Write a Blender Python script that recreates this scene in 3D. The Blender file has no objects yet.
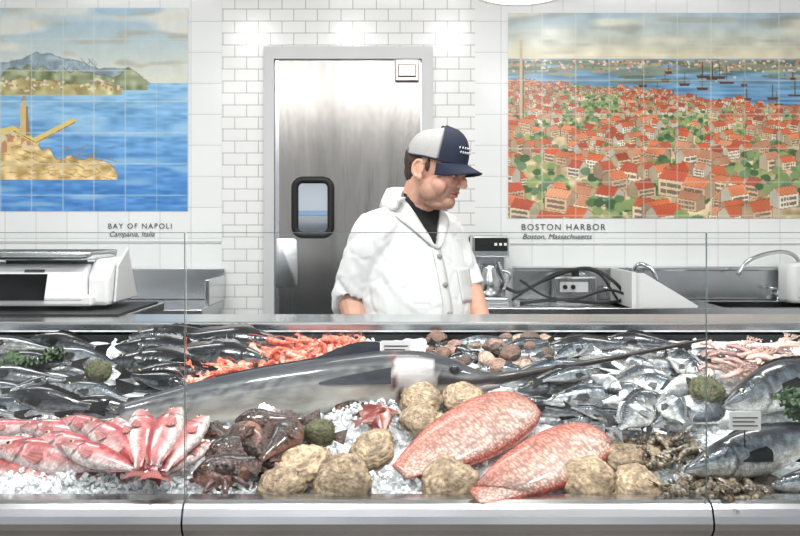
import bpy, bmesh, math, random
import numpy as np
from mathutils import Vector, Matrix, noise as mnoise
from mathutils.bvhtree import BVHTree
random.seed(7); rng=np.random.default_rng(7)
scene=bpy.context.scene
scene.view_settings.view_transform='Standard'
COL=scene.collection
def lin(c):
    c=np.asarray(c,float)/255.
    return np.where(c<=.04045,c/12.92,((c+.055)/1.055)**2.4)
# ---------------------------------------------------------------- materials
def mat(name,col=(200,200,200),rough=.5,metal=0,attr=False,noise=0,nscale=20,bump=0,bscale=50,bdist=.002,coat=0,sss=0,
        emit=0,stretch=(1,1,1),scales=0,scale_dark=.0,spec=.5,srand=.35):
    m=bpy.data.materials.new(name); m.use_nodes=True; nt=m.node_tree; N=nt.nodes; L=nt.links
    b=N['Principled BSDF']
    b.inputs['Roughness'].default_value=rough; b.inputs['Metallic'].default_value=metal
    b.inputs['Coat Weight'].default_value=coat; b.inputs['Coat Roughness'].default_value=.08
    b.inputs['Specular IOR Level'].default_value=spec
    if sss:
        b.inputs['Subsurface Weight'].default_value=sss; b.inputs['Subsurface Scale'].default_value=.01
    tc=N.new('ShaderNodeTexCoord'); mp=N.new('ShaderNodeMapping'); L.new(tc.outputs['Object'],mp.inputs['Vector'])
    mp.inputs['Scale'].default_value=stretch
    if attr:
        a=N.new('ShaderNodeAttribute'); a.attribute_name='Col'; cs=a.outputs['Color']
    else:
        a=N.new('ShaderNodeRGB'); a.outputs[0].default_value=(*lin(col),1); cs=a.outputs[0]
    if noise:
        nz=N.new('ShaderNodeTexNoise'); nz.inputs['Scale'].default_value=nscale; nz.inputs['Detail'].default_value=5
        L.new(mp.outputs[0],nz.inputs['Vector'])
        rp=N.new('ShaderNodeMapRange'); rp.inputs['From Min'].default_value=.3; rp.inputs['From Max'].default_value=.7
        rp.inputs['To Min'].default_value=1-noise; rp.inputs['To Max'].default_value=1+noise*.6
        L.new(nz.outputs['Fac'],rp.inputs['Value'])
        mx=N.new('ShaderNodeMix'); mx.data_type='RGBA'; mx.blend_type='MULTIPLY'; mx.inputs[0].default_value=1
        L.new(cs,mx.inputs[6]); L.new(rp.outputs[0],mx.inputs[7])
        cs=mx.outputs[2]
    hs=None
    if scales:
        at=N.new('ShaderNodeAttribute'); at.attribute_name='suv'
        vo=N.new('ShaderNodeTexVoronoi'); vo.inputs['Scale'].default_value=scales; vo.inputs['Randomness'].default_value=srand
        L.new(at.outputs['Vector'],vo.inputs['Vector'])
        rp=N.new('ShaderNodeMapRange'); rp.inputs['From Min'].default_value=.25; rp.inputs['From Max'].default_value=.65
        rp.inputs['To Min'].default_value=1.08; rp.inputs['To Max'].default_value=1-scale_dark
        L.new(vo.outputs['Distance'],rp.inputs['Value'])
        mx=N.new('ShaderNodeMix'); mx.data_type='RGBA'; mx.blend_type='MULTIPLY'; mx.inputs[0].default_value=1
        L.new(cs,mx.inputs[6]); L.new(rp.outputs[0],mx.inputs[7]); cs=mx.outputs[2]
        hs=rp.outputs[0]
    L.new(cs,b.inputs['Base Color'])
    if bump:
        bp=N.new('ShaderNodeBump'); bp.inputs['Strength'].default_value=bump; bp.inputs['Distance'].default_value=bdist
        if hs is None:
            n2=N.new('ShaderNodeTexNoise'); n2.inputs['Scale'].default_value=bscale; n2.inputs['Detail'].default_value=4
            L.new(mp.outputs[0],n2.inputs['Vector']); hs=n2.outputs['Fac']
        L.new(hs,bp.inputs['Height']); L.new(bp.outputs[0],b.inputs['Normal'])
    if emit:
        L.new(cs,b.inputs['Emission Color']); b.inputs['Emission Strength'].default_value=emit
    return m
def tilemat(name,col,mortar,bw,bh,off,ms=.002,rough=.15,ox=0,oz=0,tint=.03):
    m=bpy.data.materials.new(name); m.use_nodes=True; nt=m.node_tree; N=nt.nodes; L=nt.links; b=N['Principled BSDF']
    g=N.new('ShaderNodeNewGeometry'); s=N.new('ShaderNodeSeparateXYZ'); c=N.new('ShaderNodeCombineXYZ')
    L.new(g.outputs['Position'],s.inputs[0]); 
    ax=N.new('ShaderNodeMath'); ax.operation='ADD'; ax.inputs[1].default_value=ox+20*bw; L.new(s.outputs[0],ax.inputs[0])
    sy=N.new('ShaderNodeMath'); sy.operation='ADD'; L.new(ax.outputs[0],sy.inputs[0]); L.new(s.outputs[1],sy.inputs[1])
    az=N.new('ShaderNodeMath'); az.operation='ADD'; az.inputs[1].default_value=oz+20*bh; L.new(s.outputs[2],az.inputs[0])
    L.new(ax.outputs[0] if name!='tiles_side' else sy.outputs[0],c.inputs[0]); L.new(az.outputs[0],c.inputs[1])
    br=N.new('ShaderNodeTexBrick'); br.offset=off; br.inputs['Scale'].default_value=1
    br.inputs['Brick Width'].default_value=bw; br.inputs['Row Height'].default_value=bh
    br.inputs['Mortar Size'].default_value=ms; br.inputs['Mortar Smooth'].default_value=.3
    br.inputs['Color1'].default_value=(*lin(col),1); br.inputs['Color2'].default_value=(*(lin(col)*(1-tint)),1); br.inputs['Mortar'].default_value=(*lin(mortar),1)
    L.new(c.outputs[0],br.inputs['Vector']); L.new(br.outputs['Color'],b.inputs['Base Color'])
    inv=N.new('ShaderNodeMath'); inv.operation='SUBTRACT'; inv.inputs[0].default_value=1; L.new(br.outputs['Fac'],inv.inputs[1])
    nz=N.new('ShaderNodeTexNoise'); nz.inputs['Scale'].default_value=7; L.new(g.outputs['Position'],nz.inputs['Vector'])
    ad=N.new('ShaderNodeMath'); ad.operation='MULTIPLY_ADD'; ad.inputs[1].default_value=.6; L.new(nz.outputs[0],ad.inputs[0]); L.new(inv.outputs[0],ad.inputs[2])
    bp=N.new('ShaderNodeBump'); bp.inputs['Strength'].default_value=.5; bp.inputs['Distance'].default_value=.003
    L.new(ad.outputs[0],bp.inputs['Height']); L.new(bp.outputs[0],b.inputs['Normal'])
    b.inputs['Roughness'].default_value=rough
    return m
M_tile=tilemat('tiles_large',(236,238,238),(192,193,193),.155,.155,0,.0014,ox=.89,oz=-.0385)
M_sub=tilemat('tiles_subway',(236,237,236),(166,164,160),.118,.060,.5,.0019)
M_side=tilemat('tiles_side',(236,237,236),(198,199,199),.155,.155,0,.0018)
M_steel=mat('brushed_steel',(186,189,192),.27,1,noise=.12,nscale=6,stretch=(2,2,60),bump=.08,bscale=60,bdist=.0005)
M_steelh=mat('brushed_steel_rail',(205,208,210),.22,1,noise=.10,nscale=5,stretch=(1,1,1),bump=.05,bscale=20,bdist=.0005)
M_doorst=mat('door_steel',(158,155,151),.19,1,noise=.22,nscale=2.2,stretch=(3,1,.4),bump=.35,bscale=3.2,bdist=.012)  # tall colour noise paints soft vertical reflections into the steel
M_chrome=mat('chrome',(215,217,220),.08,1)
M_white=mat('white_plastic',(225,226,226),.35,noise=.02,nscale=4)
M_black=mat('black_plastic',(14,14,16),.3,noise=.1,nscale=8)
M_rubber=mat('black_rubber',(16,16,17),.55,noise=.1,nscale=8)
M_screen=mat('screen_black',(8,9,12),.08,noise=.05,nscale=8)
M_frame=mat('painted_frame',(200,201,202),.4,noise=.03,nscale=4)
M_dark=mat('dark_body_and_shade',(38,40,43),.5,noise=.2,nscale=4)
M_floor=mat('floor_tile',(120,112,104),.4,noise=.15,nscale=3)
M_ceil=mat('ceiling_paint',(225,225,222),.8,noise=.02,nscale=3)
M_card=mat('card_white',(232,232,230),.5,noise=.02)
M_ink=mat('ink',(70,70,74),.6,noise=.05)
M_mural=mat('mural_glaze',attr=True,rough=.2,noise=.05,nscale=25,bump=.15,bscale=7,bdist=.003)
M_fish=mat('fish_skin_wet',attr=True,rough=.3,noise=.28,nscale=50,coat=.5,scales=1.0,scale_dark=.3,bump=.35,bdist=.0012,srand=.8)
M_scaly=mat('fish_skin_scaly',attr=True,rough=.4,noise=.22,nscale=30,coat=.2,scales=1.0,scale_dark=.58,bump=.6,bdist=.0015,srand=.75)
M_silver=mat('fish_skin_silver',attr=True,rough=.25,metal=.35,noise=.42,nscale=60,coat=.7,scales=1.0,scale_dark=.32,bump=.45,bdist=.0015,srand=.8)
M_marlin=mat('marlin_skin',attr=True,rough=.4,metal=.05,noise=.42,nscale=14,coat=.3,bump=.6,bscale=45,bdist=.004,stretch=(.6,1,1))
M_shell=mat('shell_rough',attr=True,rough=.65,noise=.5,nscale=60,bump=1,bscale=100,bdist=.006)
M_dkfish=mat('dark_fish_skin',attr=True,rough=.3,noise=.6,nscale=45,bump=1,bscale=90,bdist=.008,coat=.5)
M_prawn=mat('prawn_skin',attr=True,rough=.25,noise=.25,nscale=70,coat=.5)
M_ice=mat('crushed_ice',(244,248,250),.22,noise=.10,nscale=60,bump=.8,bscale=130,bdist=.006,coat=.3)
M_chip=mat('ice_chips',(246,249,251),.1,noise=.06,nscale=30,coat=.5)
M_leaf=mat('leaf',(44,72,32),.45,noise=.4,nscale=40,bump=.5,bscale=60)
M_coat=mat('coat_cloth',attr=True,rough=.85,noise=.03,nscale=60,bump=.18,bscale=10,bdist=.008,stretch=(1,1,.45))
M_skin=mat('skin',attr=True,rough=.5,noise=.10,nscale=50,sss=.1,bump=.25,bscale=150)
M_hair=mat('hair',(66,48,36),.6,noise=.3,nscale=90,stretch=(1,1,.3),bump=.6,bscale=200)
M_cap=mat('cap_cloth',attr=True,rough=.8,noise=.14,nscale=250,bump=.4,bscale=400)
M_pants=mat('trousers',(30,32,40),.85,noise=.1,nscale=20)
M_lamp=mat('lamp_glow',(255,250,240),.5,emit=3)
M_lampsh=mat('lamp_shade',(235,235,230),.4,noise=.02)
# glass : thin-sheet mix of transparent + fresnel gloss
M_glass=bpy.data.materials.new('clear_glass'); M_glass.use_nodes=True
nt=M_glass.node_tree; nt.nodes.clear(); o=nt.nodes.new('ShaderNodeOutputMaterial'); mx=nt.nodes.new('ShaderNodeMixShader')
tr=nt.nodes.new('ShaderNodeBsdfTransparent'); tr.inputs[0].default_value=(.985,.995,.99,1); gl=nt.nodes.new('ShaderNodeBsdfGlossy'); gl.inputs['Roughness'].default_value=.01
fr=nt.nodes.new('ShaderNodeFresnel'); fr.inputs[0].default_value=1.3
nt.links.new(fr.outputs[0],mx.inputs[0]); nt.links.new(tr.outputs[0],mx.inputs[1]); nt.links.new(gl.outputs[0],mx.inputs[2]); nt.links.new(mx.outputs[0],o.inputs[0])
M_gedge=mat('glass_edge',(120,140,138),.2,noise=.05)
# ---------------------------------------------------------------- geometry helpers
class Geo:
    def __init__(s): s.v=[];s.f=[];s.c=[];s.m=[];s.u=[];s.n=0
    def add(s,V,F,C=(.8,.8,.8),m=0,U=None,X=None):
        V=np.asarray(V,float).reshape(-1,3)
        if U is None: U=V*200
        if X is not None:
            X=np.array(X); V=V@X[:3,:3].T+X[:3,3]
        s.v.append(V); n=s.n
        s.f+= [tuple(int(i)+n for i in f) for f in F]; s.m+=[m]*len(F)
        s.c.append(np.broadcast_to(np.asarray(C,float),(len(V),3))); s.u.append(np.asarray(U,float)); s.n+=len(V)
    def obj(s,name,mats,smooth=True,parent=None,bev=0,seg=2,solid=0):
        me=bpy.data.meshes.new(name); V=np.concatenate(s.v)
        me.from_pydata(V.tolist(),[],s.f); 
        for m in (mats if isinstance(mats,(list,tuple)) else [mats]): me.materials.append(m)
        me.polygons.foreach_set('material_index',s.m); me.polygons.foreach_set('use_smooth',[smooth]*len(s.f))
        C=np.concatenate(s.c); a=me.attributes.new('Col','FLOAT_COLOR','POINT'); a.data.foreach_set('color',np.c_[C,np.ones(len(C))].ravel())
        a=me.attributes.new('suv','FLOAT_VECTOR','POINT'); a.data.foreach_set('vector',np.concatenate(s.u).ravel())
        me.update(); o=bpy.data.objects.new(name,me); COL.objects.link(o)
        if parent: o.parent=parent
        if solid:
            d=o.modifiers.new('s','SOLIDIFY'); d.thickness=solid; d.offset=0
        if bev:
            d=o.modifiers.new('b','BEVEL'); d.width=bev; d.segments=seg; d.limit_method='ANGLE'
        return o
def grp(name):
    o=bpy.data.objects.new(name,None); COL.objects.link(o); o.empty_display_size=.05; return o
def box(x0,x1,y0,y1,z0,z1):
    V=[(x,y,z) for x in (x0,x1) for y in (y0,y1) for z in (z0,z1)]
    return V,[(0,1,3,2),(4,6,7,5),(0,4,5,1),(2,3,7,6),(0,2,6,4),(1,5,7,3)]
def loft(R,cap=True,closed=True):
    R=np.asarray(R,float); n,m,_=R.shape; F=[]
    for i in range(n-1):
        for j in range(m if closed else m-1):
            k=(j+1)%m; F.append((i*m+j,i*m+k,(i+1)*m+k,(i+1)*m+j))
    if cap: F.append(tuple(range(m-1,-1,-1))); F.append(tuple((n-1)*m+j for j in range(m)))
    return R.reshape(-1,3),F
def tube(P,r,m=10,cap=True,flat=1,up=(0,0,1)):
    P=np.asarray(P,float); r=np.broadcast_to(r,(len(P),)); T=np.gradient(P,axis=0); T/=np.linalg.norm(T,axis=1)[:,None]+1e-9
    R=[]; u=np.array(up,float); prev=None
    a=np.linspace(0,2*np.pi,m,endpoint=False)
    for p,t,rr in zip(P,T,r):
        if prev is None:
            if abs(t@u)>.95: u=np.array((1.,0,0)) if abs(t[0])<.9 else np.array((0,1.,0))
            s_=np.cross(t,u)
        else: s_=prev-(prev@t)*t
        s_/=np.linalg.norm(s_); prev=s_; w=np.cross(s_,t)
        R.append(p+rr*(np.cos(a)[:,None]*s_+flat*np.sin(a)[:,None]*w))
    return loft(R,cap)
def curve(P,n=24):
    P=np.asarray(P,float); k=len(P); Q=np.vstack([2*P[0]-P[1],P,2*P[-1]-P[-2]]); out=[]
    for i in range(k-1):
        for t in np.linspace(0,1,max(2,n//(k-1)),endpoint=False):
            a,b,c,d=Q[i:i+4]; out.append(.5*((2*b)+(c-a)*t+(2*a-5*b+4*c-d)*t*t+(3*b-a-3*c+d)*t**3))
    out.append(P[-1]); return np.array(out)
def ell(c,r,n=14,m=18,R=None):
    th=np.linspace(.02,np.pi-.02,n); a=np.linspace(0,2*np.pi,m,endpoint=False)
    V=np.array([[(math.sin(t)*math.cos(b),math.sin(t)*math.sin(b),math.cos(t)) for b in a] for t in th])*np.array(r)
    if R is not None: V=V@np.array(R).T
    return loft(V+np.array(c))
def simple(name,parts,mats,parent=None,bev=0,smooth=False):
    g=Geo()
    for p in parts:
        g.add(p[0][0],p[0][1],m=p[1] if len(p)>1 else 0)
    return g.obj(name,mats,smooth=smooth,parent=parent,bev=bev)
def rrect(cx,cz,w,h,r,n=6):
    pts=[]
    for (sx,sz,a0) in ((1,1,0),(-1,1,90),(-1,-1,180),(1,-1,270)):
        for i in range(n+1):
            a=math.radians(a0+90*i/n); pts.append((cx+sx*(w/2-r)+r*math.cos(a),cz+sz*(h/2-r)+r*math.sin(a)))
    return pts
CZ=1.5; FP=900.; HY=225.
wx=lambda px,d=4.5:(px-400)/FP*d
wz=lambda py,d=4.5:CZ-(py-HY)/FP*d
# ---------------------------------------------------------------- room
g=Geo()
YW=4.5
for b,m in [(box(-3.4,wx(222),YW,YW+.12,0,3.1),0),(box(wx(222),wx(265),YW,YW+.12,0,3.1),1),(box(wx(265),wx(432),YW,YW+.12,wz(48),3.1),1),
            (box(wx(432),wx(475),YW,YW+.12,0,3.1),1),(box(wx(475),3.4,YW,YW+.12,0,3.1),0)]:
    g.add(*b,m=m)
g.obj('wall_back',[M_tile,M_sub],smooth=False)
simple('wall_left',[(box(-3.5,-3.4,-.5,4.62,0,3.1),)],M_side)
simple('wall_right',[(box(3.4,3.5,-.5,4.62,0,3.1),)],M_side)
simple('floor',[(box(-3.5,3.5,-3,6.2,-.1,0),)],M_floor)
simple('ceiling',[(box(-3.5,3.5,-.5,6.2,3.1,3.2),)],M_ceil)
simple('wall_corridor',[(box(-1.4,1.2,6.0,6.1,0,3.1),)],M_frame)
simple('trim_mural_ledge',[(box(-3.38,wx(222)-.002,YW-.005,YW,wz(243),wz(241)),),(box(wx(476),3.38,YW-.005,YW,wz(244.5),wz(243)),)],M_frame)
# door frame + door
x0,x1,zt=wx(265),wx(432),wz(48)
ya,yb=YW-.025,YW-.0005
simple('trim_door_frame',[(box(x0-.004,x0+.048,ya,yb,0,zt-.058),),(box(x1-.052,x1+.004,ya,yb,0,zt-.058),),(box(x0-.004,x1+.004,ya,yb,zt-.058,zt+.004),),
    (box(x0+.001,x0+.046,yb,YW+.11,0,zt-.06),),(box(x1-.05,x1-.001,yb,YW+.11,0,zt-.06),),(box(x0+.001,x1-.001,yb,YW+.11,zt-.056,zt-.001),)],M_frame)
D=grp('door_1')
dx0,dx1,dzt=wx(275)+.002,wx(421)-.002,wz(60)-.004
hx0,hx1,hz0,hz1=wx(294),wx(332),wz(236),wz(179)
y0,y1=YW-.005,YW+.04
simple('leaf',[(box(dx0,hx0,y0,y1,.01,dzt),),(box(hx1,dx1,y0,y1,.01,dzt),),(box(hx0,hx1,y0,y1,.01,hz0),),(box(hx0,hx1,y0,y1,hz1,dzt),)],M_doorst,D)
cx,cz=(hx0+hx1)/2,(hz0+hz1)/2; w,h=hx1-hx0,hz1-hz0
R=[]
for (grow,yy) in ((-.022,y0+.01),(-.022,y0-.008),(-.016,y0-.016),(.006,y0-.016),(.012,y0-.008),(.012,y0+.001)):
    R.append([(a,yy,b) for a,b in rrect(cx,cz,w+2*grow,h+2*grow,.045+grow)])
g=Geo(); g.add(*loft(R,cap=False)); g.obj('window_gasket',M_rubber,parent=D)
simple('window_pane',[(box(hx0,hx1,y0+.006,y0+.010,hz0,hz1),)],M_glass,D)
simple('corridor_shelf_unit',[(box(-.95,-.85,5.7,5.95,0,2.2),),(box(-.35,-.3,5.7,5.95,0,2.2),)]+[(box(-.95,-.3,5.7,5.95,z,z+.03),) for z in (.3,.8,1.3,1.56,2.15)],[mat('shelf_blue',(120,150,185),.4,noise=.05)])
R=[[(a,yy,b) for a,b in rrect((wx(273)+wx(298))/2,wz(263),.125,.25,.03)] for yy in (y0,y0-.006)]
g=Geo(); g.add(*loft(R)); g.obj('push_plate',M_steel,parent=D,bev=.002)
simple('hinge_bracket',[(box(wx(395),wx(419),y0-.03,y0,wz(82),wz(60)),),(box(wx(398),wx(416),y0-.045,y0-.03,wz(78),wz(66)),)],M_doorst,D,bev=.004)
simple('edge_strip',[(box(dx0,dx0+.02,y0-.003,y0,.01,dzt),)],M_steelh,D)
# ---------------------------------------------------------------- murals
class Canvas:
    def __init__(s,x0,x1,y0,y1,r,seed):
        s.xs=np.arange(x0,x1+r*.5,r); s.ys=np.arange(y0,y1+r*.5,r); s.X,s.Y=np.meshgrid(s.xs,s.ys); s.C=np.zeros(s.X.shape+(3,)); s.r=r
        s.rg=np.random.default_rng(seed); s.x0=x0; s.y0=y0
    def n(s,sc,scy=None):
        scy=scy or sc; gx=((s.X-s.x0)/sc); gy=((s.Y-s.y0)/scy); A=s.rg.random((int(gy.max())+3,int(gx.max())+3))
        ix=gx.astype(int); iy=gy.astype(int); fx=gx-ix; fy=gy-iy; fx=fx*fx*(3-2*fx); fy=fy*fy*(3-2*fy)
        return (A[iy,ix]*(1-fx)+A[iy,ix+1]*fx)*(1-fy)+(A[iy+1,ix]*(1-fx)+A[iy+1,ix+1]*fx)*fy
    def mask(s,m,col,a=1):
        m=(m.astype(float)*a)[...,None]; s.C=s.C*(1-m)+np.asarray(col,float)*m
    def poly(s,P,col,a=1):
        P=np.asarray(P,float); r=s.r
        i0=max(0,int((P[:,0].min()-s.x0)/r)); i1=min(len(s.xs),int((P[:,0].max()-s.x0)/r)+2)
        j0=max(0,int((P[:,1].min()-s.y0)/r)); j1=min(len(s.ys),int((P[:,1].max()-s.y0)/r)+2)
        if i1<=i0 or j1<=j0: return
        X=s.X[j0:j1,i0:i1]; Y=s.Y[j0:j1,i0:i1]; ins=np.zeros(X.shape,bool)
        for k in range(len(P)):
            xa,ya=P[k]; xb,yb=P[k-1]
            if ya==yb: continue
            c=((ya>Y)!=(yb>Y))&(X<(xb-xa)*(Y-ya)/(yb-ya)+xa); ins^=c
        m=(ins*a)[...,None]; s.C[j0:j1,i0:i1]=s.C[j0:j1,i0:i1]*(1-m)+np.asarray(col,float)*m
    def line(s,xa,ya,xb,yb,w,col,a=1):
        d=np.array((yb-ya,xa-xb),float); d/=np.linalg.norm(d)+1e-9; d*=w/2
        s.poly([(xa+d[0],ya+d[1]),(xb+d[0],yb+d[1]),(xb-d[0],yb-d[1]),(xa-d[0],ya-d[1])],col,a)
    def blob(s,x,y,rx,ry,col,a=1):
        t=np.linspace(0,2*np.pi,10,endpoint=False)+s.rg.random(); q=1+.25*s.rg.random(10)
        s.poly(np.c_[x+rx*np.cos(t)*q,y+ry*np.sin(t)*q],col,a)
    def grid(s,gx,gy,st,col,a):
        m=(np.abs((s.X-gx+st/2)%st-st/2)<.62)|(np.abs((s.Y-gy+st/2)%st-st/2)<.62); s.mask(m,col,a)
    def build(s,name,y):
        ny,nx=s.X.shape; V=np.c_[(s.X.ravel()-400)/200,np.full(s.X.size,y),1.5-(s.Y.ravel()-225)/200]
        i=np.arange(ny*nx).reshape(ny,nx); F=np.stack([i[:-1,:-1],i[1:,:-1],i[1:,1:],i[:-1,1:]],-1).reshape(-1,4)
        g=Geo(); g.add(V,F.tolist(),lin(np.clip(s.C.reshape(-1,3),0,255)),U=V)
        return g.obj(name,M_mural,smooth=False)
def mix(a,b,t): return np.asarray(a,float)*(1-t[...,None])+np.asarray(b,float)*t[...,None]
# left : bay
c=Canvas(-112,188,8,211,.7,3)
t=np.clip((c.Y-8)/70,0,1); c.C=mix((158,190,210),(220,222,208),t)
n=c.n(50,8)*.6+c.n(18,5)*.4; c.mask(np.clip((n-.55)*5,0,1)*(c.Y<70),(176,166,144),.55)
n=c.n(60,10); c.mask(np.clip((n-.5)*5,0,1)*(c.Y<66),(236,234,222),.75)
sea=np.clip((c.Y-80)/110,0,1); S=mix((146,194,228),(80,142,208),sea); n=c.n(30,3)*.5+c.n(9,2)*.5; S=S+(n[...,None]-.5)*60
c.C=np.where((c.Y>83)[...,None],S,c.C)
n=c.n(50,7); c.mask(np.clip((n-.55)*4,0,1)*(c.Y>90),(172,212,234),.55)
def ridge(c,pts,base,col,nz=6,a=1,va=60):
    y=np.interp(c.xs,[p[0] for p in pts],[p[1] for p in pts])+(c.n(7)[0]-.5)*nz
    m=(c.Y>y[None,:])&(c.Y<base); cc=np.asarray(col)+(c.n(6,5)[...,None]-.5)*va; c.C=np.where(m[...,None],c.C*(1-a)+cc*a,c.C)
    for i in range(0,len(c.xs),2):
        if y[i]<base: c.poly([(c.xs[i],y[i]-.5),(c.xs[i]+2,y[i]-.5),(c.xs[i]+2,y[i]+.5),(c.xs[i],y[i]+.5)],np.asarray(col)*.65,.45)
ridge(c,[(-112,66),(-60,58),(-10,66),(16,62),(36,54),(56,55),(76,62),(100,70),(124,70),(150,84),(151,120)],86,(150,168,178),4)
for k in range(30):
    x=c.rg.uniform(10,100); c.line(x,c.rg.uniform(58,64),x+c.rg.uniform(-8,10),c.rg.uniform(68,76),1,(120,138,150),.5)
ridge(c,[(-112,74),(-40,68),(0,74),(24,66),(52,70),(84,72),(110,76),(128,70),(147,82),(152,120)],90,(146,156,122),6,va=90)
ridge(c,[(-112,84),(0,82),(30,78),(70,84),(100,82),(122,88),(124,120)],95,(192,182,132),4,va=90)
for k in range(170):
    x=c.rg.uniform(-110,118); y=c.rg.uniform(79,93); c.poly([(x,y),(x+2.4,y),(x+2.4,y-2.2),(x,y-2.2)],(232,220,198) if k%2 else (176,130,98),.8)
ridge(c,[(-112,128),(-40,124),(0,138),(12,136),(30,142),(45,150),(60,158),(88,160),(108,166),(117,174),(118,240)],180,(218,190,132),8,va=90)
for k in range(190):
    x=c.rg.uniform(-110,112); y=c.rg.uniform(146,178); c.line(x,y,x+c.rg.uniform(4,12),y+c.rg.uniform(-4,4),1.0,(158,120,70),.5)
for k in range(60):
    x=c.rg.uniform(-110,34); y=c.rg.uniform(132,152); c.poly([(x,y),(x+6,y),(x+6,y-5),(x+3,y-8),(x,y-5)],(230,212,170) if k%2 else (196,140,104),.9)
c.poly([(-10,131),(14,126),(34,138),(74,118),(77,122),(36,144),(14,133),(-10,138)],(228,202,120)); c.line(14,131,35,142,1.,(140,110,70))
c.line(36,143,76,122,1.,(140,110,70)); c.poly([(20,136),(21,106),(25,101),(28,106),(29,136)],(214,188,130)); c.poly([(26,136),(26,106),(28,106),(30,136)],(156,126,90)); c.poly([(22,101),(23,96),(26,96),(27,101)],(180,150,110))
c.grid(188,8,31.2,(206,214,214),.5); c.build('mural_bay_of_naples',YW-.004)
# right : harbour city
c=Canvas(508,930,13,218,.7,5)
t=np.clip((c.Y-13)/48,0,1); c.C=mix((166,190,204),(226,216,182),t)
n=c.n(60,7)*.6+c.n(20,4)*.4; c.mask(np.clip((n-.55)*5,0,1)*(c.Y<60),(160,158,144),.5); n=c.n(50,9); c.mask(np.clip((n-.55)*4,0,1)*(c.Y<56),(234,228,206),.7)
S=mix((128,164,186),(100,148,190),np.clip((c.Y-58)/50,0,1))+(c.n(25,2)[...,None]-.5)*60; c.C=np.where((c.Y>59)[...,None],S,c.C)
for k in range(130):
    x=c.rg.uniform(508,925); y=61+abs(c.rg.normal(0,7)); l=c.rg.uniform(10,60); c.blob(x,y,l/2,1.1+y*.01,[(104,122,104),(166,164,138),(134,142,122)][k%3],.8)
for k in range(420):
    x=c.rg.uniform(508,925); y=61+abs(c.rg.normal(0,6)); c.poly([(x,y),(x+2.4,y),(x+2.4,y-2),(x,y-2)],[(206,148,118),(230,218,196),(120,110,98)][k%3],.8)
top=lambda x: np.interp(x,[508,600,660,700,760,800,930],[80,86,92,102,104,112,114])
g0=(c.Y>top(c.X)+1); G=np.array((206,186,148))+(c.n(5)[...,None]-.5)*80; c.C=np.where(g0[...,None],G,c.C)
for k in range(34):
    x=c.rg.uniform(640,925); y=c.rg.uniform(72,106); hgt=c.rg.uniform(5,18); c.line(x,y,x,y-hgt,.9,(80,64,50),.7); c.line(x-hgt*.3,y-hgt*.5,x+hgt*.3,y-hgt*.5,.9,(100,84,70),.5)
    c.poly([(x-hgt*.45,y-1),(x+hgt*.5,y-1),(x+hgt*.35,y+1.6),(x-hgt*.35,y+1.6)],(90,66,50))
y=80.
while y<240:
    s_=4+(max(0,y-80)/135)**1.1*21; x=496+c.rg.uniform(0,s_)
    while x<940:
        yy=y+c.rg.uniform(-.3,.3)*s_
        if yy>top(x)+1:
            q=c.rg.random(); k=s_*c.rg.uniform(.8,1.2)
            grove = (math.sin(x*.05+y*.035)+math.sin(x*.023-y*.055))>.55
            if q<.24 or (grove and q<.72):
                for e in range(6):
                    gc=np.array([(140,162,104),(96,128,78),(166,176,120),(112,142,108),(72,104,68)][e%5]); c.blob(x+c.rg.uniform(-.55,.55)*k,yy+c.rg.uniform(-.5,.2)*k,k*.22,k*.18,gc,.95)
            else:
                d=c.rg.choice([-1,1]); w=k*c.rg.uniform(.5,.95); dp=k*.42; wh=k*c.rg.uniform(.38,.62); rh=k*.28
                wc=np.array([(236,218,182),(226,202,164),(244,234,212),(216,184,150)][c.rg.integers(4)])*c.rg.uniform(.93,1.03); rc=np.array([(218,118,80),(206,100,68),(226,140,100),(192,96,74),(216,156,122)][c.rg.integers(5)])*c.rg.uniform(.92,1.08)
                Lx,Rx=x-w/2,x+w/2
                if d>0: A,B=(Lx,yy-.16*w),(Rx,yy)
                else: A,B=(Lx,yy),(Rx,yy-.16*w)
                C_=(B[0],B[1]-wh); D_=(A[0],A[1]-wh); sh=(d*dp*.5,-rh-dp*.14)
                E=B if d>0 else A; Et=(E[0],E[1]-wh); G1=(E[0]+d*dp,E[1]-dp*.4); G2=(G1[0],G1[1]-wh); far=D_ if d>0 else C_
                ap=(Et[0]+sh[0],Et[1]+sh[1]); ap2=(far[0]+sh[0],far[1]+sh[1]); o_=.55
                c.poly([(A[0]-o_,A[1]+o_),(B[0]+o_,B[1]+o_),(C_[0]+o_,C_[1]),(D_[0]-o_,D_[1])],(128,100,78),.85)
                c.poly([(E[0],E[1]+o_),(G1[0]+d*o_,G1[1]+o_),(G2[0]+d*o_,G2[1]-o_),(ap[0],ap[1]-o_),Et],(128,100,78),.85)
                c.poly([E,G1,G2,ap,Et],wc*.80); c.poly([A,B,C_,D_],wc)
                c.poly([(far[0],far[1]+o_),(Et[0],Et[1]+o_),(ap[0],ap[1]-o_),(ap2[0],ap2[1]-o_)],(140,76,54),.85); c.poly([far,Et,ap,ap2],rc)
                if k>6:
                    for a in np.linspace(.15,.85,int(3+k/6)):
                        bx_=far[0]*(1-a)+Et[0]*a; by_=far[1]*(1-a)+Et[1]*a; c.line(bx_,by_,bx_+sh[0],by_+sh[1],.7,rc*.8,.6)
                        wx_,wy_=A[0]*(1-a)+B[0]*a,A[1]*(1-a)+B[1]*a
                        for b in (.15,.55): c.poly([(wx_-.05*k,wy_-b*wh),(wx_+.05*k,wy_-b*wh),(wx_+.05*k,wy_-(b+.24)*wh),(wx_-.05*k,wy_-(b+.24)*wh)],(124,108,98),.9)
        x+=s_*c.rg.uniform(.75,1.1)
    y+=s_*.54
c.C=c.C*(.93+.14*c.n(14,10)[...,None])
c.line(521,40,521,118,2.6,(196,178,146)); c.line(523,60,523,118,1,(120,100,80))
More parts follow.
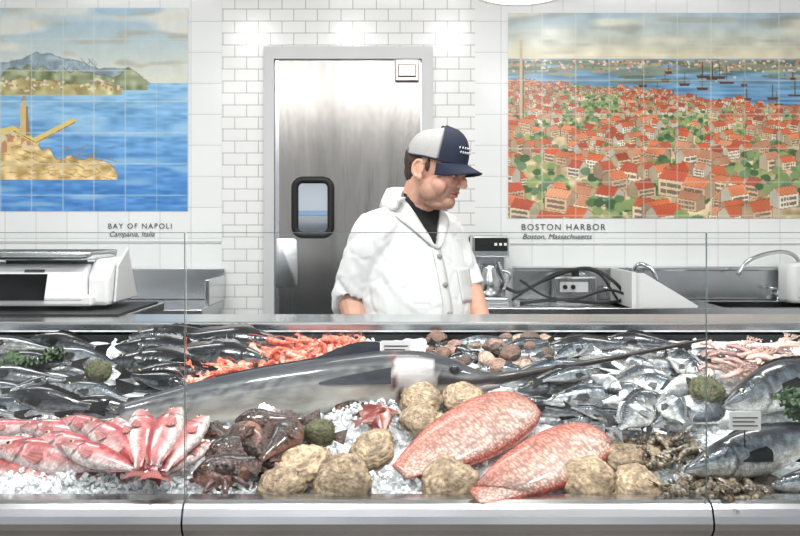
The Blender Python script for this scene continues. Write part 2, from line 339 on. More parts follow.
c.grid(508,13,33.8,(214,212,204),.42); c.build('mural_boston_harbor',YW-.004)
for (t1,px,py,sz) in (('BAY OF NAPOLI',108,228.5,.037),('Campania, Italia',109,236.5,.036),('BOSTON HARBOR',521,230,.043),('Boston, Massachusetts',522,239,.038)):
    cu=bpy.data.curves.new('txt','FONT'); cu.body=t1; cu.size=sz; cu.extrude=.0005; cu.space_character=1.25 if t1.isupper() else 1
    if not t1.isupper(): cu.shear=.3
    ob=bpy.data.objects.new('mural_caption',cu); COL.objects.link(ob); ob.location=(wx(px),YW-.004,wz(py)); ob.rotation_euler=(math.pi/2,0,0); cu.materials.append(M_ink)
# ---------------------------------------------------------------- display case
BY0,BZ0,BS=1.66,.965,.30; YR=2.42
al=math.atan(BS); bn=np.array((0,-math.sin(al),math.cos(al))); bv=np.array((0,math.cos(al),math.sin(al)))
def bed(px,py,h=0.):
    """point on the sloped ice plane raised h along its normal"""
    k=(py-HY)/FP; y=(CZ-(BZ0+h*math.cos(al))+(BY0-h*math.sin(al))*BS)/(k+BS)
    return np.array(((px-400)/FP*y,y,CZ-k*y))
case=grp('fish_display_case'); XC=1.5
segs=[(-XC,wx(182,1.6)),(wx(184,1.6),wx(711,1.6)),(wx(713,1.6),XC)]
ft=wz(503,1.6)
prof=[(1.655,ft),(1.62,ft),(1.605,ft-.003),(1.597,ft-.010),(1.592,ft-.022),(1.588,ft-.034),(1.590,ft-.046),(1.600,ft-.058),(1.606,ft-.075),(1.606,.25),(1.655,.25)]
g=Geo()
for a,b in segs: g.add(*loft([[(a,y,z) for y,z in prof],[(b,y,z) for y,z in prof]]))
g.obj('front_fascia',M_steelh,smooth=False,parent=case)
simple('base_plinth',[(box(-XC+.05,XC-.05,1.70,2.55,0,.25),)],M_dark,case)
simple('body',[(box(-XC,XC,1.656,2.60,.25,.93),),(box(-XC,XC,YR,2.60,.93,1.205),)],M_dark,case)  # dark strip below the rail is shade put into the body colour
rt=1.241
simple('rear_rail',[(box(-XC,XC,YR-.02,2.62,rt-.028,rt),)],M_steelh,case,bev=.006)
simple('rear_work_shelf',[(box(-.78,XC,2.60,2.80,1.03,1.055),)],M_steel,case,bev=.004)
simple('scale_deck',[(box(-XC,-.79,2.622,3.02,rt-.03,rt),),(box(-XC,-.8,2.98,3.0,0,rt-.03),)],M_steel,case,bev=.004)
simple('scale_deck_mat',[(box(-1.35,-.80,2.55,2.98,rt,rt+.006),)],M_rubber,case)
simple('end_panels',[(box(-XC-.03,-XC,1.6,2.62,0,1.3),),(box(XC,XC+.03,1.6,2.62,0,1.3),)],M_steel,case)
gz=wz(233,1.64)
gp=[(-XC,wx(184.7,1.64)),(wx(186.3,1.64),wx(706.3,1.64)),(wx(707.8,1.64),XC)]
simple('glass_panels',[(box(a,b,1.638,1.642,ft-.01,gz),) for a,b in gp],M_glass,case)
simple('glass_edges',[(box(b-.0004,b+.0006,1.6375,1.6425,ft-.01,gz),) for a,b in gp[:2]]+[(box(a,b,1.6375,1.6425,gz,gz+.0012),) for a,b in gp],M_gedge,case)
# ice
def vn(X,Y,sc,seed):
    r=np.random.default_rng(seed); gx=(X-X.min())/sc; gy=(Y-Y.min())/sc; A=r.random((int(gy.max())+3,int(gx.max())+3)); ix=gx.astype(int); iy=gy.astype(int); fx=gx-ix; fy=gy-iy
    return (A[iy,ix]*(1-fx)+A[iy,ix+1]*fx)*(1-fy)+(A[iy+1,ix]*(1-fx)+A[iy+1,ix+1]*fx)*fy
MOUNDS=[(bed(a,b),h_,r_) for a,b,h_,r_ in ((20,494,.03,.05),(70,497,.03,.05),(120,496,.032,.05),(165,494,.03,.04),(225,496,.02,.04),(400,492,.03,.05),(520,500,.015,.05),(615,436,.03,.05),(700,440,.03,.05),(690,470,.02,.05),
        (385,420,.03,.05),(350,425,.03,.05),(470,396,.02,.05),(230,408,.02,.05),(560,400,.02,.05),(770,392,.04,.05),(12,384,.02,.04),(140,360,.03,.05),(740,470,.02,.04))]
def mound(x,y):
    h_=0*x
    for c_,a,r_ in MOUNDS: h_=h_+a*np.exp(-((x-c_[0])**2+(y-c_[1])**2)/(r_*r_))
    return h_
nx,ny=460,140; X,Vv=np.meshgrid(np.linspace(-1.47,1.47,nx),np.linspace(0,(YR-BY0)/math.cos(al)-.005,ny))
Hh=(vn(X,Vv,.12,1)-.5)*.03+(vn(X,Vv,.03,2)-.5)*.014+(vn(X,Vv,.011,3)-.5)*.01-.002+mound(X,BY0+Vv*math.cos(al))
P=np.array((0,BY0,BZ0))+X[...,None]*np.array((1,0,0))+Vv[...,None]*bv+Hh[...,None]*bn
i=np.arange(nx*ny).reshape(ny,nx); F=np.stack([i[:-1,:-1],i[:-1,1:],i[1:,1:],i[1:,:-1]],-1).reshape(-1,4)
ice=grp('crushed_ice_bed'); g=Geo(); g.add(P.reshape(-1,3),F.tolist()); g.obj('ice_surface',M_ice,parent=ice)
g=Geo(); bx=np.array(box(-1,1,-1,1,-1,1)[0],float); bf=box(-1,1,-1,1,-1,1)[1]
for k in range(9000):
    v=rng.random()**1.5*.76; x_=rng.uniform(-1.3,1.3)
    if k%3==0:
        c_,_,r_=MOUNDS[k%len(MOUNDS)]; x_=c_[0]+rng.normal(0,r_*.8); v=min(.77,max(0,(c_[1]-BY0)/math.cos(al)+rng.normal(0,r_*.8)))
    p=np.array((x_,BY0,BZ0))+v*bv+bn*(rng.uniform(-.002,.016)+mound(x_,BY0+v*math.cos(al)))
    s_=rng.uniform(.002,.0055); A=np.linalg.qr(rng.normal(size=(3,3)))[0]; g.add((bx*(1+.5*(rng.random((8,3))-.5))*s_*np.array((1,rng.uniform(.5,1),rng.uniform(.4,1))))@A.T+p,bf)
g.obj('ice_chips',M_chip,smooth=False,parent=ice)
# ---------------------------------------------------------------- fish
def si(x,xp,fp,s=.03):
    gg=np.linspace(-.3,1.3,321); f=np.interp(gg,xp,fp); k=np.exp(-.5*(np.arange(-20,21)*.005/s)**2); k/=k.sum()
    return np.interp(x,gg,np.convolve(np.pad(f,20,'edge'),k,'valid'))
K={
 'fillet':dict(h=.34,w=.12,top=[(0,.45),(.04,.66),(.12,.86),(.3,1),(.5,.96),(.7,.80),(.88,.52),(1,.28)],bot=[(0,.4),(.05,.6),(.15,.82),(.35,.95),(.55,.9),(.75,.68),(.9,.42),(1,.24)],
   back=(214,132,114),side=(230,178,162),belly=(234,196,182),fin=(190,84,70),eye=.0,eyec=(220,120,60),fork=.1,tail=.015,sc=.0062,dors=.22),
 'snapper':dict(h=.36,w=.15,top=[(0,.05),(.06,.30),(.16,.72),(.28,.95),(.42,1),(.65,.72),(.85,.32),(1,.22)],bot=[(0,.05),(.1,.35),(.25,.62),(.45,.75),(.65,.6),(.85,.28),(1,.2)],
   back=(150,44,40),side=(190,90,80),belly=(222,176,164),fin=(170,66,56),eye=.030,eyec=(200,110,60),fork=.35,tail=.17,sc=.0085,dors=.22),
 'rose':dict(h=.25,w=.14,top=[(0,.10),(.06,.38),(.15,.68),(.3,.95),(.45,.98),(.7,.68),(.88,.32),(1,.22)],bot=[(0,.08),(.08,.4),(.22,.68),(.42,.84),(.65,.6),(.85,.28),(1,.2)],
   back=(182,76,80),side=(222,146,146),belly=(240,220,218),fin=(204,128,124),eye=.040,eyec=(226,196,182),fork=.35,tail=.11,sc=.006,dors=.10),
 'bass':dict(h=.25,w=.14,top=[(0,.07),(.08,.35),(.2,.66),(.35,.95),(.5,.95),(.7,.66),(.88,.32),(1,.24)],bot=[(0,.06),(.1,.4),(.25,.68),(.45,.8),(.65,.6),(.85,.28),(1,.22)],
   back=(18,22,28),side=(66,74,84),belly=(164,168,172),fin=(26,28,32),eye=.030,eyec=(150,136,90),fork=.15,tail=.16,sc=.006,dors=.26),
 'grey':dict(h=.22,w=.12,top=[(0,.06),(.08,.32),(.2,.62),(.35,.9),(.5,.95),(.7,.68),(.88,.3),(1,.2)],bot=[(0,.06),(.1,.4),(.25,.7),(.45,.85),(.65,.65),(.85,.28),(1,.2)],
   back=(44,58,72),side=(168,178,186),belly=(234,236,234),fin=(80,84,86),eye=.034,eyec=(210,200,160),fork=.4,tail=.17,sc=.005,dors=.16),
 'porgy':dict(h=.42,w=.11,top=[(0,.06),(.06,.3),(.15,.66),(.28,.95),(.42,1),(.65,.7),(.85,.26),(1,.14)],bot=[(0,.06),(.1,.4),(.25,.75),(.45,.92),(.65,.65),(.85,.24),(1,.13)],
   back=(76,86,94),side=(190,196,200),belly=(236,236,232),fin=(110,114,116),eye=.036,eyec=(215,205,160),fork=.5,tail=.18,sc=.005,dors=.14),
 'salmon':dict(h=.22,w=.13,top=[(0,.08),(.08,.36),(.2,.68),(.35,.92),(.5,.98),(.7,.74),(.88,.38),(1,.28)],bot=[(0,.07),(.1,.42),(.25,.72),(.45,.88),(.65,.7),(.85,.34),(1,.27)],
   back=(32,42,54),side=(130,142,152),belly=(228,228,224),fin=(50,54,58),eye=.022,eyec=(200,190,150),fork=.25,tail=.16,sc=.0045,dors=.12),
 'monk':dict(h=.36,w=.22,top=[(0,.25),(.08,.55),(.2,.9),(.32,1),(.5,.7),(.7,.42),(.88,.24),(1,.16)],bot=[(0,.2),(.1,.6),(.25,.9),(.4,.8),(.6,.5),(.85,.24),(1,.15)],
   back=(36,24,20),side=(76,48,38),belly=(140,98,84),fin=(76,42,32),eye=.030,eyec=(180,120,50),fork=.0,tail=.18,sc=.006,dors=.5),
}
def add_fish(g,kind,tail,head,lift=.03,dors='up',roll=0,bend=0.,m=0,hs=1.,tint=1.,**ov):
    p=dict(K[kind]); p.update(ov); fl=kind=='fillet'
    A=bed(*tail,lift); B=bed(*head,lift); L=float(np.linalg.norm(B-A)); Xa=(B-A)/L
    Z=bn-(bn@Xa)*Xa; Z/=np.linalg.norm(Z); Y=np.cross(Z,Xa)
    ref=bv
    sg=1 if (Y@ref)>0 else -1
    if abs(Y@ref)<.25: sg=1
    if dors=='down': sg=-sg
    Y*=sg; Z*=sg
    e=roll if (Y@ref)>0 else -roll
    e*=sg
    cr,sr=math.cos(e),math.sin(e); Y,Z=Y*cr+Z*sr,Z*cr-Y*sr
    X4=np.eye(4); X4[:3,0]=Xa; X4[:3,1]=Y; X4[:3,2]=Z; X4[:3,3]=(A+B)/2
    t=np.concatenate([np.linspace(0,.28,15),np.linspace(.30,1,24)]); mN=24
    H=p['h']*L*.5*hs*1.05; W=p['w']*L*.5
    top=si(t,*zip(*p['top']))*H; bot=si(t,*zip(*p['bot']))*H; top[0]*=.6; bot[0]*=.6
    wd=si(t,[0,.05,.15,.26,.45,.7,.9,1],[.12,.5,.85,1,1,.62,.25,.12])*W
    if not fl: wd=wd*np.where((t<.262)&(t>.06),1.10,1.)
    ph=np.linspace(0,2*np.pi,mN,endpoint=False); co,sn=np.cos(ph),np.sin(ph)
    xb=L*(.5-(1-p['tail'])*t); V=np.zeros((len(t),mN,3))
    V[...,0]=xb[:,None]; V[...,1]=np.where(co>0,co*top[:,None],co*bot[:,None]); V[...,2]=np.sign(sn)*np.abs(sn)**.85*wd[:,None]
    T=t[:,None]; S=np.broadcast_to(co,(len(t),mN))
    bk,sd,bl,fn=[lin(p[k])*tint*rng.uniform(.88,1.12) for k in ('back','side','belly','fin')]
    jj=rng.normal(0,.07,S.shape); a=np.clip((S+jj-.05)/.45,0,1)[...,None]; b=np.clip((-S+jj-.15)/.5,0,1)[...,None]
    C=sd*(1-a)+bk*a; C=C*(1-b)+bl*b
    if fl:
        e=np.clip((np.abs(S)-.80)/.15,0,1)[...,None]; C=C*(1-e)+lin((202,98,80))*e
        e=np.clip(1-T/.06,0,1)[...,None]*np.ones_like(C); C=C*(1-e)+lin((202,104,86))*e
        C=np.where((np.abs(S-.1)<.07)[...,None]&(T>.1)[...,None],C*.85,C)
    else:
        gl=np.abs(T-(.262-.05*S**2)); C=np.where((gl<.012)[...,None],C*.3,C)
        C=np.where((np.abs(T-.19)<.008)[...,None]&(np.abs(S)<.5)[...,None],C*.55,C)
        hd=(T<.25)&(S>-.2); C=np.where(hd[...,None],C*.8,C)
        mo=(T<.085)&(np.abs(S+.25)<.2); C=np.where(mo[...,None],C*.25,C)
        C=np.where((np.abs(S-.05)<.1)[...,None]&(T>.27)[...,None],C*.8,C)
    C=C*(1+rng.normal(0,.09,S.shape))[...,None]
    if p.get('spots'): C=np.where((rng.random(S.shape)<.10)[...,None]&(S>-.1)[...,None],C*.4,C)
    if p.get('streak'): C=C*(1+.5*np.sin(ph*12)[None,:,None]*(np.abs(S)<.8)[...,None]*(T>.27)[...,None])
    if p.get('bars'): C=C*(1-.45*np.clip(np.sin(T*52+S*1.5),0,1)*(S>-.3)*(T>.27))[...,None]
    C=np.clip(C,0,.92)
    def dfm(Q):
        Q=np.array(Q,float).reshape(-1,3); q=Q[:,0]/L; Q[:,1]+=bend*L*(q*q-.08); return Q
    sc=p['sc']; U=np.zeros(V.shape); U[...,0]=V[...,0]/sc; U[...,1]=(np.abs(np.pi-ph)[None,:]*H/2)/sc
    Vt,F=loft(V); g.add(dfm(Vt),F,C.reshape(-1,3),m,U.reshape(-1,3),X4)
    if fl: return
    def sheet(R0,R1,n=3,col=fn,curl=0):
        R0=np.array(R0);R1=np.array(R1); G=np.array([R0*(1-k)+R1*k+np.array((0,0,curl*k*k)) for k in np.linspace(0,1,n)])
        Vs,Fs=loft(G,cap=False,closed=False); cc=np.array([[col*(.65 if j%2 else 1.2)*(1-.1*k) for j in range(len(R0))] for k in range(n)]).reshape(-1,3)
        g.add(dfm(Vs),Fs,cc,m,np.zeros_like(Vs),X4)
    def at(tt,arr): return np.interp(tt,t,arr)
    td=np.linspace(.28,.86,19); fh=p['dors']*H*2*.6*np.interp(td,[.28,.34,.5,.6,.75,.86],[.3,1,.8,.55,.8,.2])*np.where(np.arange(19)%2,1,.75)
    xr=at(td,xb); yt=at(td,top)
    sheet(np.c_[xr,yt*.93,0*xr],np.c_[xr-.04*L,yt+fh,0*xr])
    ta=np.linspace(.64,.84,7); xr=at(ta,xb); yb=at(ta,bot); sheet(np.c_[xr,-yb*.93,0*xr],np.c_[xr-.05*L,-yb-p['dors']*H*.9*np.linspace(1,.3,7),0*xr])
    tp=np.linspace(.33,.38,5); xr=at(tp,xb); yb=at(tp,bot); sheet(np.c_[xr,-yb*.93,0*xr],np.c_[xr-.09*L,-yb-p['dors']*H*np.linspace(.4,1.1,5),0*xr])
    u=np.linspace(-1,1,15); xe=xb[-1]; th=H*max(.62,.5+p['fork']*.5)
    sheet(np.c_[np.full(15,xe+.012*L),u*top[-1]*.95,0*u],np.c_[xe-(p['tail']+.01)*L*(1-p['fork']*(1-np.abs(u)**1.2)),u*th,0*u],4)
    for s_ in (1,-1):
        v=np.linspace(0,1,7); x0_=at(.29,xb); w0=at(.29,wd)
        sheet(np.c_[x0_-0*v,-H*.32+v*H*.26,s_*w0*(.93+0*v)],np.c_[x0_-L*(.16-.05*np.abs(v-.6)),-H*.62+v*H*.62,s_*w0*(1.12+.0*v)],3,fn*1.1)
        te=.115; r=p['eye']*L*.5*1.25; ye=at(te,top)*.42; ze=at(te,wd)*.88*s_
        Ve,Fe=ell((at(te,xb),ye,ze),(r,r,r*.5),8,12); g.add(dfm(Ve),Fe,lin(p['eyec']),m,np.zeros_like(Ve),X4)
        Ve,Fe=ell((at(te,xb),ye,ze+s_*r*.22),(r*.58,r*.58,r*.42),8,12); g.add(dfm(Ve),Fe,(.004,.004,.005),m,np.zeros_like(Ve),X4)
def jit(p,a=3): return (p[0]+rng.uniform(-a,a),p[1]+rng.uniform(-a,a)*.6)
R_=lambda a,b: rng.uniform(a,b)
# rose fish heap, front left
g=Geo()
for tl,hd,lf,dr,bd,rl in [((-40,462),(50,478),.03,'up',0,.3),((118,480),(2,464),.03,'up',.0,.4),((40,438),(-40,446),.035,'up',0,.3),((130,472),(-4,450),.05,'up',.04,.4),
    ((60,424),(-30,432),.04,'up',0,.4),((110,434),(20,428),.045,'up',.04,.4),((140,468),(36,438),.065,'up',.06,.4),((128,438),(60,420),.055,'up',.04,.4),((150,474),(62,446),.08,'up',.06,.3),((158,468),(84,424),.085,'up',.06,.3),
    ((152,476),(112,420),.085,'down',-.12,.1),((138,478),(142,410),.09,'down',-.1,0),((152,482),(212,442),.055,'up',-.14,.2),((156,480),(206,416),.08,'up',-.14,.1),((148,480),(178,408),.095,'up',-.10,.1)]:
    add_fish(g,'rose',tl,hd,lf,dr,roll=rl+R_(-.1,.1),bend=bd,hs=1.05)
g.obj('rose_fish_heap',M_fish)
# grey fish far left
g=Geo()
for k,(tl,hd) in enumerate([((70,350),(-30,342)),((110,348),(30,338)),((90,364),(-10,358)),((130,370),(44,350)),((80,382),(-30,372)),((120,390),(20,376)),((60,398),(-40,390)),((110,410),(10,394)),((70,414),(-30,406)),((140,402),(60,386)),((150,410),(70,400)),((30,416),(-60,410)),((20,370),(96,390)),((40,404),(118,414)),((10,346),(60,360)),((100,356),(50,372)),((4,392),(56,376))]):
    add_fish(g,'bass' if k%3==1 else 'grey',jit(tl),jit(hd),.03+.03*rng.random(),'up',roll=R_(.3,.8),bend=R_(-.1,.1),tint=R_(.4,.95),bars=k%4==0)
g.obj('grey_mullet_heap',M_silver)
# dark bass, upper left
g=Geo()
for k,(tl,hd,lf) in enumerate([((250,338),(130,336),.03),((285,344),(165,337),.04),((300,350),(192,342),.03),((245,354),(112,347),.05),((270,363),(150,352),.06),((250,374),(108,363),.045),((262,384),(130,374),.055),((240,394),(112,386),.04),((180,340),(240,356),.07),((120,374),(190,388),.065)]):
    add_fish(g,'bass',jit(hd) if k%3==1 else jit(tl),jit(tl) if k%3==1 else jit(hd),lf,'up',roll=R_(.4,.8),bend=R_(-.05,.08),streak=1,tint=R_(.45,.75))
g.obj('black_sea_bass_heap',M_silver)
# mixed fish centre right
g=Geo()
for k,(tl,hd,lf) in enumerate([((610,348),(500,360),.03),((640,344),(540,350),.04),((560,376),(470,370),.03),((620,362),(505,378),.045),((640,374),(520,390),.05),((650,390),(545,402),.05),((600,406),(515,388),.03),((690,348),(600,342),.04),((716,358),(620,350),.045),((640,410),(570,422),.04),((600,418),(510,402),.03),((590,350),(660,370),.07),((530,384),(600,370),.075),
    ((470,340),(430,352),.03),((520,340),(450,344),.04),((560,338),(500,348),.05),((430,340),(480,356),.04),((545,360),(590,346),.07),((560,406),(620,420),.06),((500,352),(440,362),.03)]):
    add_fish(g,['grey','bass','grey'][k%3],jit(tl),jit(hd),lf,'up',roll=R_(.3,.9),bend=R_(-.1,.1),streak=k%3==1,bars=k%3==2,tint=R_(.6,1.3))
g.obj('striped_bass_heap',M_silver)
# silver porgy
g=Geo()
for k,(tl,hd,lf) in enumerate([((625,370),(700,362),.05),((600,388),(668,372),.06),((700,392),(630,380),.06),((640,398),(712,384),.07),((590,404),(650,392),.05),((600,420),(672,402),.07),((655,424),(720,400),.06),((560,396),(610,384),.05),((640,430),(700,414),.06),((600,428),(650,414),.05),((720,373),(660,355),.05),((745,370),(690,352),.04),((690,428),(660,396),.085),((610,434),(648,404),.08),((660,352),(700,372),.07),((580,372),(620,390),.07)]):
    add_fish(g,'porgy',jit(tl),jit(hd),lf,'up' if k%3 else 'down',roll=R_(.2,.8),tint=R_(.7,1.25))
g.obj('silver_porgy_heap',M_silver)
# big salmon right
for tl,hd,lf,bd in [((860,424),(686,472),.06,.03),((880,356),(722,406),.065,-.02),((900,474),(770,486),.04,0),((880,388),(750,396),.03,0)]:
    g=Geo(); add_fish(g,'salmon',tl,hd,lf,'up',roll=.65,bend=bd,spots=1); g.obj('salmon',M_silver)
# red snapper fillets (skin side up)
for tl,hd,lf,hs,tn in [((398,474),(530,402),.05,1.08,1.),((474,500),(604,434),.055,1.04,1.03)]:
    g=Geo(); add_fish(g,'fillet',tl,hd,lf,'up',roll=.25,hs=hs,tint=tn); g.obj('red_snapper_fillet',M_scaly)
g=Geo()
for tl,hd,lf in [((350,400),(388,428),.04),((384,440),(380,404),.05),((352,424),(398,412),.05)]:
    add_fish(g,'snapper',tl,hd,lf,'up',tint=.8,roll=.4)
g.obj('gurnard_heap',M_fish)
# monkfish
g=Geo()
for tl,hd,lf,dr in [((302,432),(206,458),.045,'up'),((300,452),(194,480),.04,'up'),((290,480),(232,428),.05,'down'),((320,418),(235,424),.05,'up'),((345,438),(268,430),.03,'up'),((390,420),(330,402),.03,'up'),((250,470),(300,424),.07,'up'),((240,440),(196,428),.05,'up')]:
    add_fish(g,'monk',tl,hd,lf,dr,roll=.5,bend=.1)
g.obj('monkfish_heap',M_dkfish)
# marlin
pts=curve([bed(120,418,.04),bed(200,404,.045),bed(290,391,.05),bed(380,381,.058),bed(435,379,.058),bed(480,381,.058),bed(540,371,.065),bed(620,357,.08),bed(712,338,.09)],96)
xpx=400+pts[:,0]/pts[:,1]*FP
rad=si((xpx-100)/620,[(q-100)/620 for q in (110,150,200,250,290,340,385,420,450,470,490,510,540,712)],[.026,.038,.050,.058,.062,.066,.069,.065,.050,.033,.017,.012,.009,.003],.012)
g=Geo(); mN=28; Vm,Fm=tube(pts,rad,mN,flat=1.0)
Vr=Vm.reshape(-1,mN,3); ctr=pts[:,None,:]; rel=(Vr-ctr)/rad[:,None,None]; hgt=rel@np.array((0,.45,.89)); X_=np.broadcast_to(xpx[:,None],hgt.shape)
n1=rng.normal(0,.07,hgt.shape)
Cb=lin((42,46,54));Cs=lin((132,134,136));Cw=lin((206,202,194))
q=np.clip((hgt+n1+.1)/.3,0,1)[...,None]; q2=np.clip((-(hgt+n1)-.15)/.4,0,1)[...,None]
Cc=Cs*(1-q)+Cb*q; Cc=Cc*(1-q2)+Cw*q2
bill=np.clip((X_-468)/25,0,1)[...,None]; Cc=Cc*(1-bill)+lin((54,44,42))*bill
gill=(np.abs(X_-(388+14*(hgt)**2))<2.6); Cc=np.where(gill[...,None],lin((96,58,56)),Cc)
cheek=(X_>391+14*hgt**2)&(X_<434)&(hgt<.4); Cc=np.where(cheek[...,None],lin((196,192,192)),Cc)
mou=(X_>438)&(X_<490)&(np.abs(hgt+.35)<.16); Cc=np.where(mou[...,None],lin((40,30,32)),Cc)
g.add(Vm,Fm,Cc.reshape(-1,3))
ljaw=curve([bed(436,388,.04),bed(468,390,.045),bed(500,386,.055)],12); g.add(*tube(ljaw,np.linspace(.028,.004,len(ljaw)),12),C=lin((130,122,120)))
i0=int(np.argmin(np.abs(xpx-452))); e=pts[i0]+rad[i0]*(np.array((0,-.72,.62)))*.86
g.add(*ell(e,(.017,.012,.016)),C=lin((90,104,124))); g.add(*ell(e+np.array((0,-.007,.005)),(.012,.009,.011)),C=(.004,.004,.01))
# pectoral fin folded against the flank, low dorsal crest along the back
j0=int(np.argmin(np.abs(xpx-392))); j1=int(np.argmin(np.abs(xpx-318))); sd_=np.array((0,-.95,.30)); js=list(range(j0,j1-1,-1)); G=[]
for k,j in enumerate(js):
    u=k/(len(js)-1); wv=.016*(1-u)**.7+.002; G.append([pts[j]+sd_*rad[j]*1.03+np.array((0,.25,.97))*wv*q_ for q_ in (-1,-.3,.3,1)])
V_,F_=loft(G,cap=False,closed=False); g.add(V_,F_,C=lin((58,62,70)))
j0=int(np.argmin(np.abs(xpx-380))); j1=int(np.argmin(np.abs(xpx-210))); G=[]
for k,j in enumerate(range(j0,j1,-1)):
    u=k/(j0-j1); hh=.022*math.sin(math.pi*min(1,u*2+.25))*(u<.4)+.006; G.append([pts[j]+np.array((0,.15,.99))*(rad[j]*.96+hh*q_) for q_ in (0,.5,1)])
V_,F_=loft(G,cap=False,closed=False); g.add(V_,F_,C=lin((40,46,58)))
g.obj('marlin',M_marlin)
# ---------------------------------------------------------------- shells
def vnoise2(a,th,s): return np.clip(.5+.5*np.sin(2*a+s)*np.sin(3*th+s*.7)+.3*np.sin(5*a-s)*np.sin(7*th),0,1)
def add_shell(g,px,py,wpx,lift,col,flat=.55,tilt=0,spines=False):
    c0=bed(px,py,lift); r=wpx/2/FP*c0[1]; n,m=32,52; th=np.linspace(.03,np.pi-.03,n)[:,None]; a=np.linspace(0,2*np.pi,m,endpoint=False)[None,:]
    rr=np.sin(th)**.8; z=np.cos(th)*flat; seam=np.exp(-((th-np.pi/2)/.07)**2)
    wob=1+.05*np.sin(3*a+px)+.04*np.sin(5*a+py)+.025*np.sin(34*a)*rr; rad=rr*wob*(1+.06*seam*np.sin(14*a)-.03*seam)
    rings=.03*np.sin(rr*30+a)
    V=np.stack([rad*np.cos(a),rad*np.sin(a)*.95,(z+np.sign(np.cos(th))*rings)*np.ones_like(a)],-1)
    V=V*(1+rng.normal(0,.022,V.shape[:2])[...,None]); V=V*r
    q=rng.uniform(0,6.28); Z=bn+np.array((rng.uniform(-.3,.3),tilt-rng.uniform(.1,.6),0)); Z/=np.linalg.norm(Z); X1=np.cross((math.sin(q),math.cos(q),0),Z); X1/=np.linalg.norm(X1); Y1=np.cross(Z,X1)
    X4=np.eye(4); X4[:3,0]=X1;X4[:3,1]=Y1;X4[:3,2]=Z;X4[:3,3]=c0
    C=lin(col)[None,None,:]*(1+.25*np.sin(rr*26+1.5*np.sin(a*3))+rng.normal(0,.22,V.shape[:2]))[...,None]
    C=np.where((seam>.5)[...,None]*np.ones_like(C,dtype=bool),C*.35,C)
    gr=vnoise2(a,th,px)[...,None]; C=C*(1-.5*gr)+lin((108,90,72))*.5*gr
    V_,F_=loft(V); g.add(V_,F_,np.clip(C,0,1).reshape(-1,3),X=X4)
    if spines:
        for k in range(90):
            d=rng.normal(size=3); d/=np.linalg.norm(d); p0=d*r*np.array((.9,.9,flat)); d2=d*r*.32
            Vs,Fs=tube([p0,p0+d2],[r*.03,r*.006],4); g.add(Vs,Fs,lin((70,74,40)),X=X4)
        return
    hg=[[(r*(.9+.16*k),r*y*(1-.2*k),r*z_*.12) for y,z_ in ((-.38,-1),(.38,-1),(.38,1),(-.38,1))] for k in (0,.5,1)]
    V_,F_=loft(hg); g.add(V_,F_,lin(col)*.6,X=X4)
g=Geo(); tan=(196,172,142)
for px,py,w_,lf in [(302,466,58,.04),(343,483,62,.04),(281,487,54,.03),(373,450,48,.04),(449,484,60,.035),(420,400,44,.05),(462,398,42,.045),(420,420,40,.04),(588,481,58,.04),(637,488,54,.03),(622,460,44,.035),(648,458,32,.03),(440,424,28,.03)]:
    add_shell(g,px,py,w_,lf,np.array(tan)*rng.uniform(.85,1.08),flat=.5)
g.obj('scallop_shell_heap',M_shell)
g=Geo()
for px,py,w_,lf in [(320,433,32,.05),(98,372,26,.07),(706,394,38,.07)]: add_shell(g,px,py,w_,lf,(84,92,56),flat=.75,spines=True)
g.obj('sea_urchin_heap',M_shell)
g=Geo()
for k in range(40):
    add_shell(g,rng.uniform(430,550),rng.uniform(338,366),rng.uniform(12,22),rng.uniform(.02,.05),[(176,142,128),(130,100,88),(206,182,164),(96,80,74)][k%4],flat=.5)
g.obj('clam_heap',M_shell)
g=Geo()
for k in range(14):
    add_shell(g,rng.uniform(755,830),rng.uniform(486,500),rng.uniform(22,32),.015,[(60,56,54),(96,88,76)][k%2],flat=.5)
g.obj('oyster_heap',M_shell)
# ---------------------------------------------------------------- prawns
def add_prawn(g,c0,L,ang,col,col2):
    n=18; u=np.linspace(0,1,n); aa=-.4+u*2.3; P=np.c_[np.cumsum(np.cos(aa)),np.cumsum(np.sin(aa)),np.zeros(n)]*L/n; P-=P.mean(0)
    r=L*.13*np.interp(u,[0,.12,.4,.8,1],[.35,.9,1,.5,.2])*(1+.12*np.sin(u*38)*(u>.35)); V,F=tube(P,r,9,flat=.75)
    C=np.repeat(np.where((np.sin(u*38)>.3)[:,None],lin(col2),lin(col)),9,axis=0)
    ca,sa=math.cos(ang),math.sin(ang); X1=np.array((1.,0,0)); R=np.stack([X1*ca+bv*sa,-X1*sa+bv*ca,bn],1); tl=rng.normal(0,.3,3); R=R@np.array(Matrix.Rotation(tl[0],3,'X'))@np.array(Matrix.Rotation(tl[1],3,'Y'))
    X4=np.eye(4); X4[:3,:3]=R; X4[:3,3]=c0; g.add(V,F,C,X=X4)
    d=(P[-1]-P[-2]); d/=np.linalg.norm(d); pn=np.array((-d[1],d[0],0))
    for k in (-1,0,1):
        V,F=ell(P[-1]+d*L*.07+pn*k*L*.05,(L*.09,L*.035,L*.012),6,8,R=np.array(Matrix.Rotation(math.atan2(d[1],d[0])-k*-.4,3,'Z'))); g.add(V,F,lin(col2),X=X4)
    for k in range(3):
        A=P[0]; e=A+np.array((-L*rng.uniform(.3,.6),L*rng.uniform(-.4,.3),L*rng.uniform(-.05,.1))); V,F=tube(curve([A,(A+e)/2+np.array((0,.1*L,0)),e],6),L*.007,4); g.add(V,F,lin(col2),X=X4)
    for k in range(6):
        j=4+k*1; A=P[j]; s=P[j]+np.array((math.sin(aa[j]),-math.cos(aa[j]),0))*-L*.16; V,F=tube([A,(A+s)/2,s],[L*.014]*3,4); g.add(V,F,lin(col2),X=X4)
g=Geo()
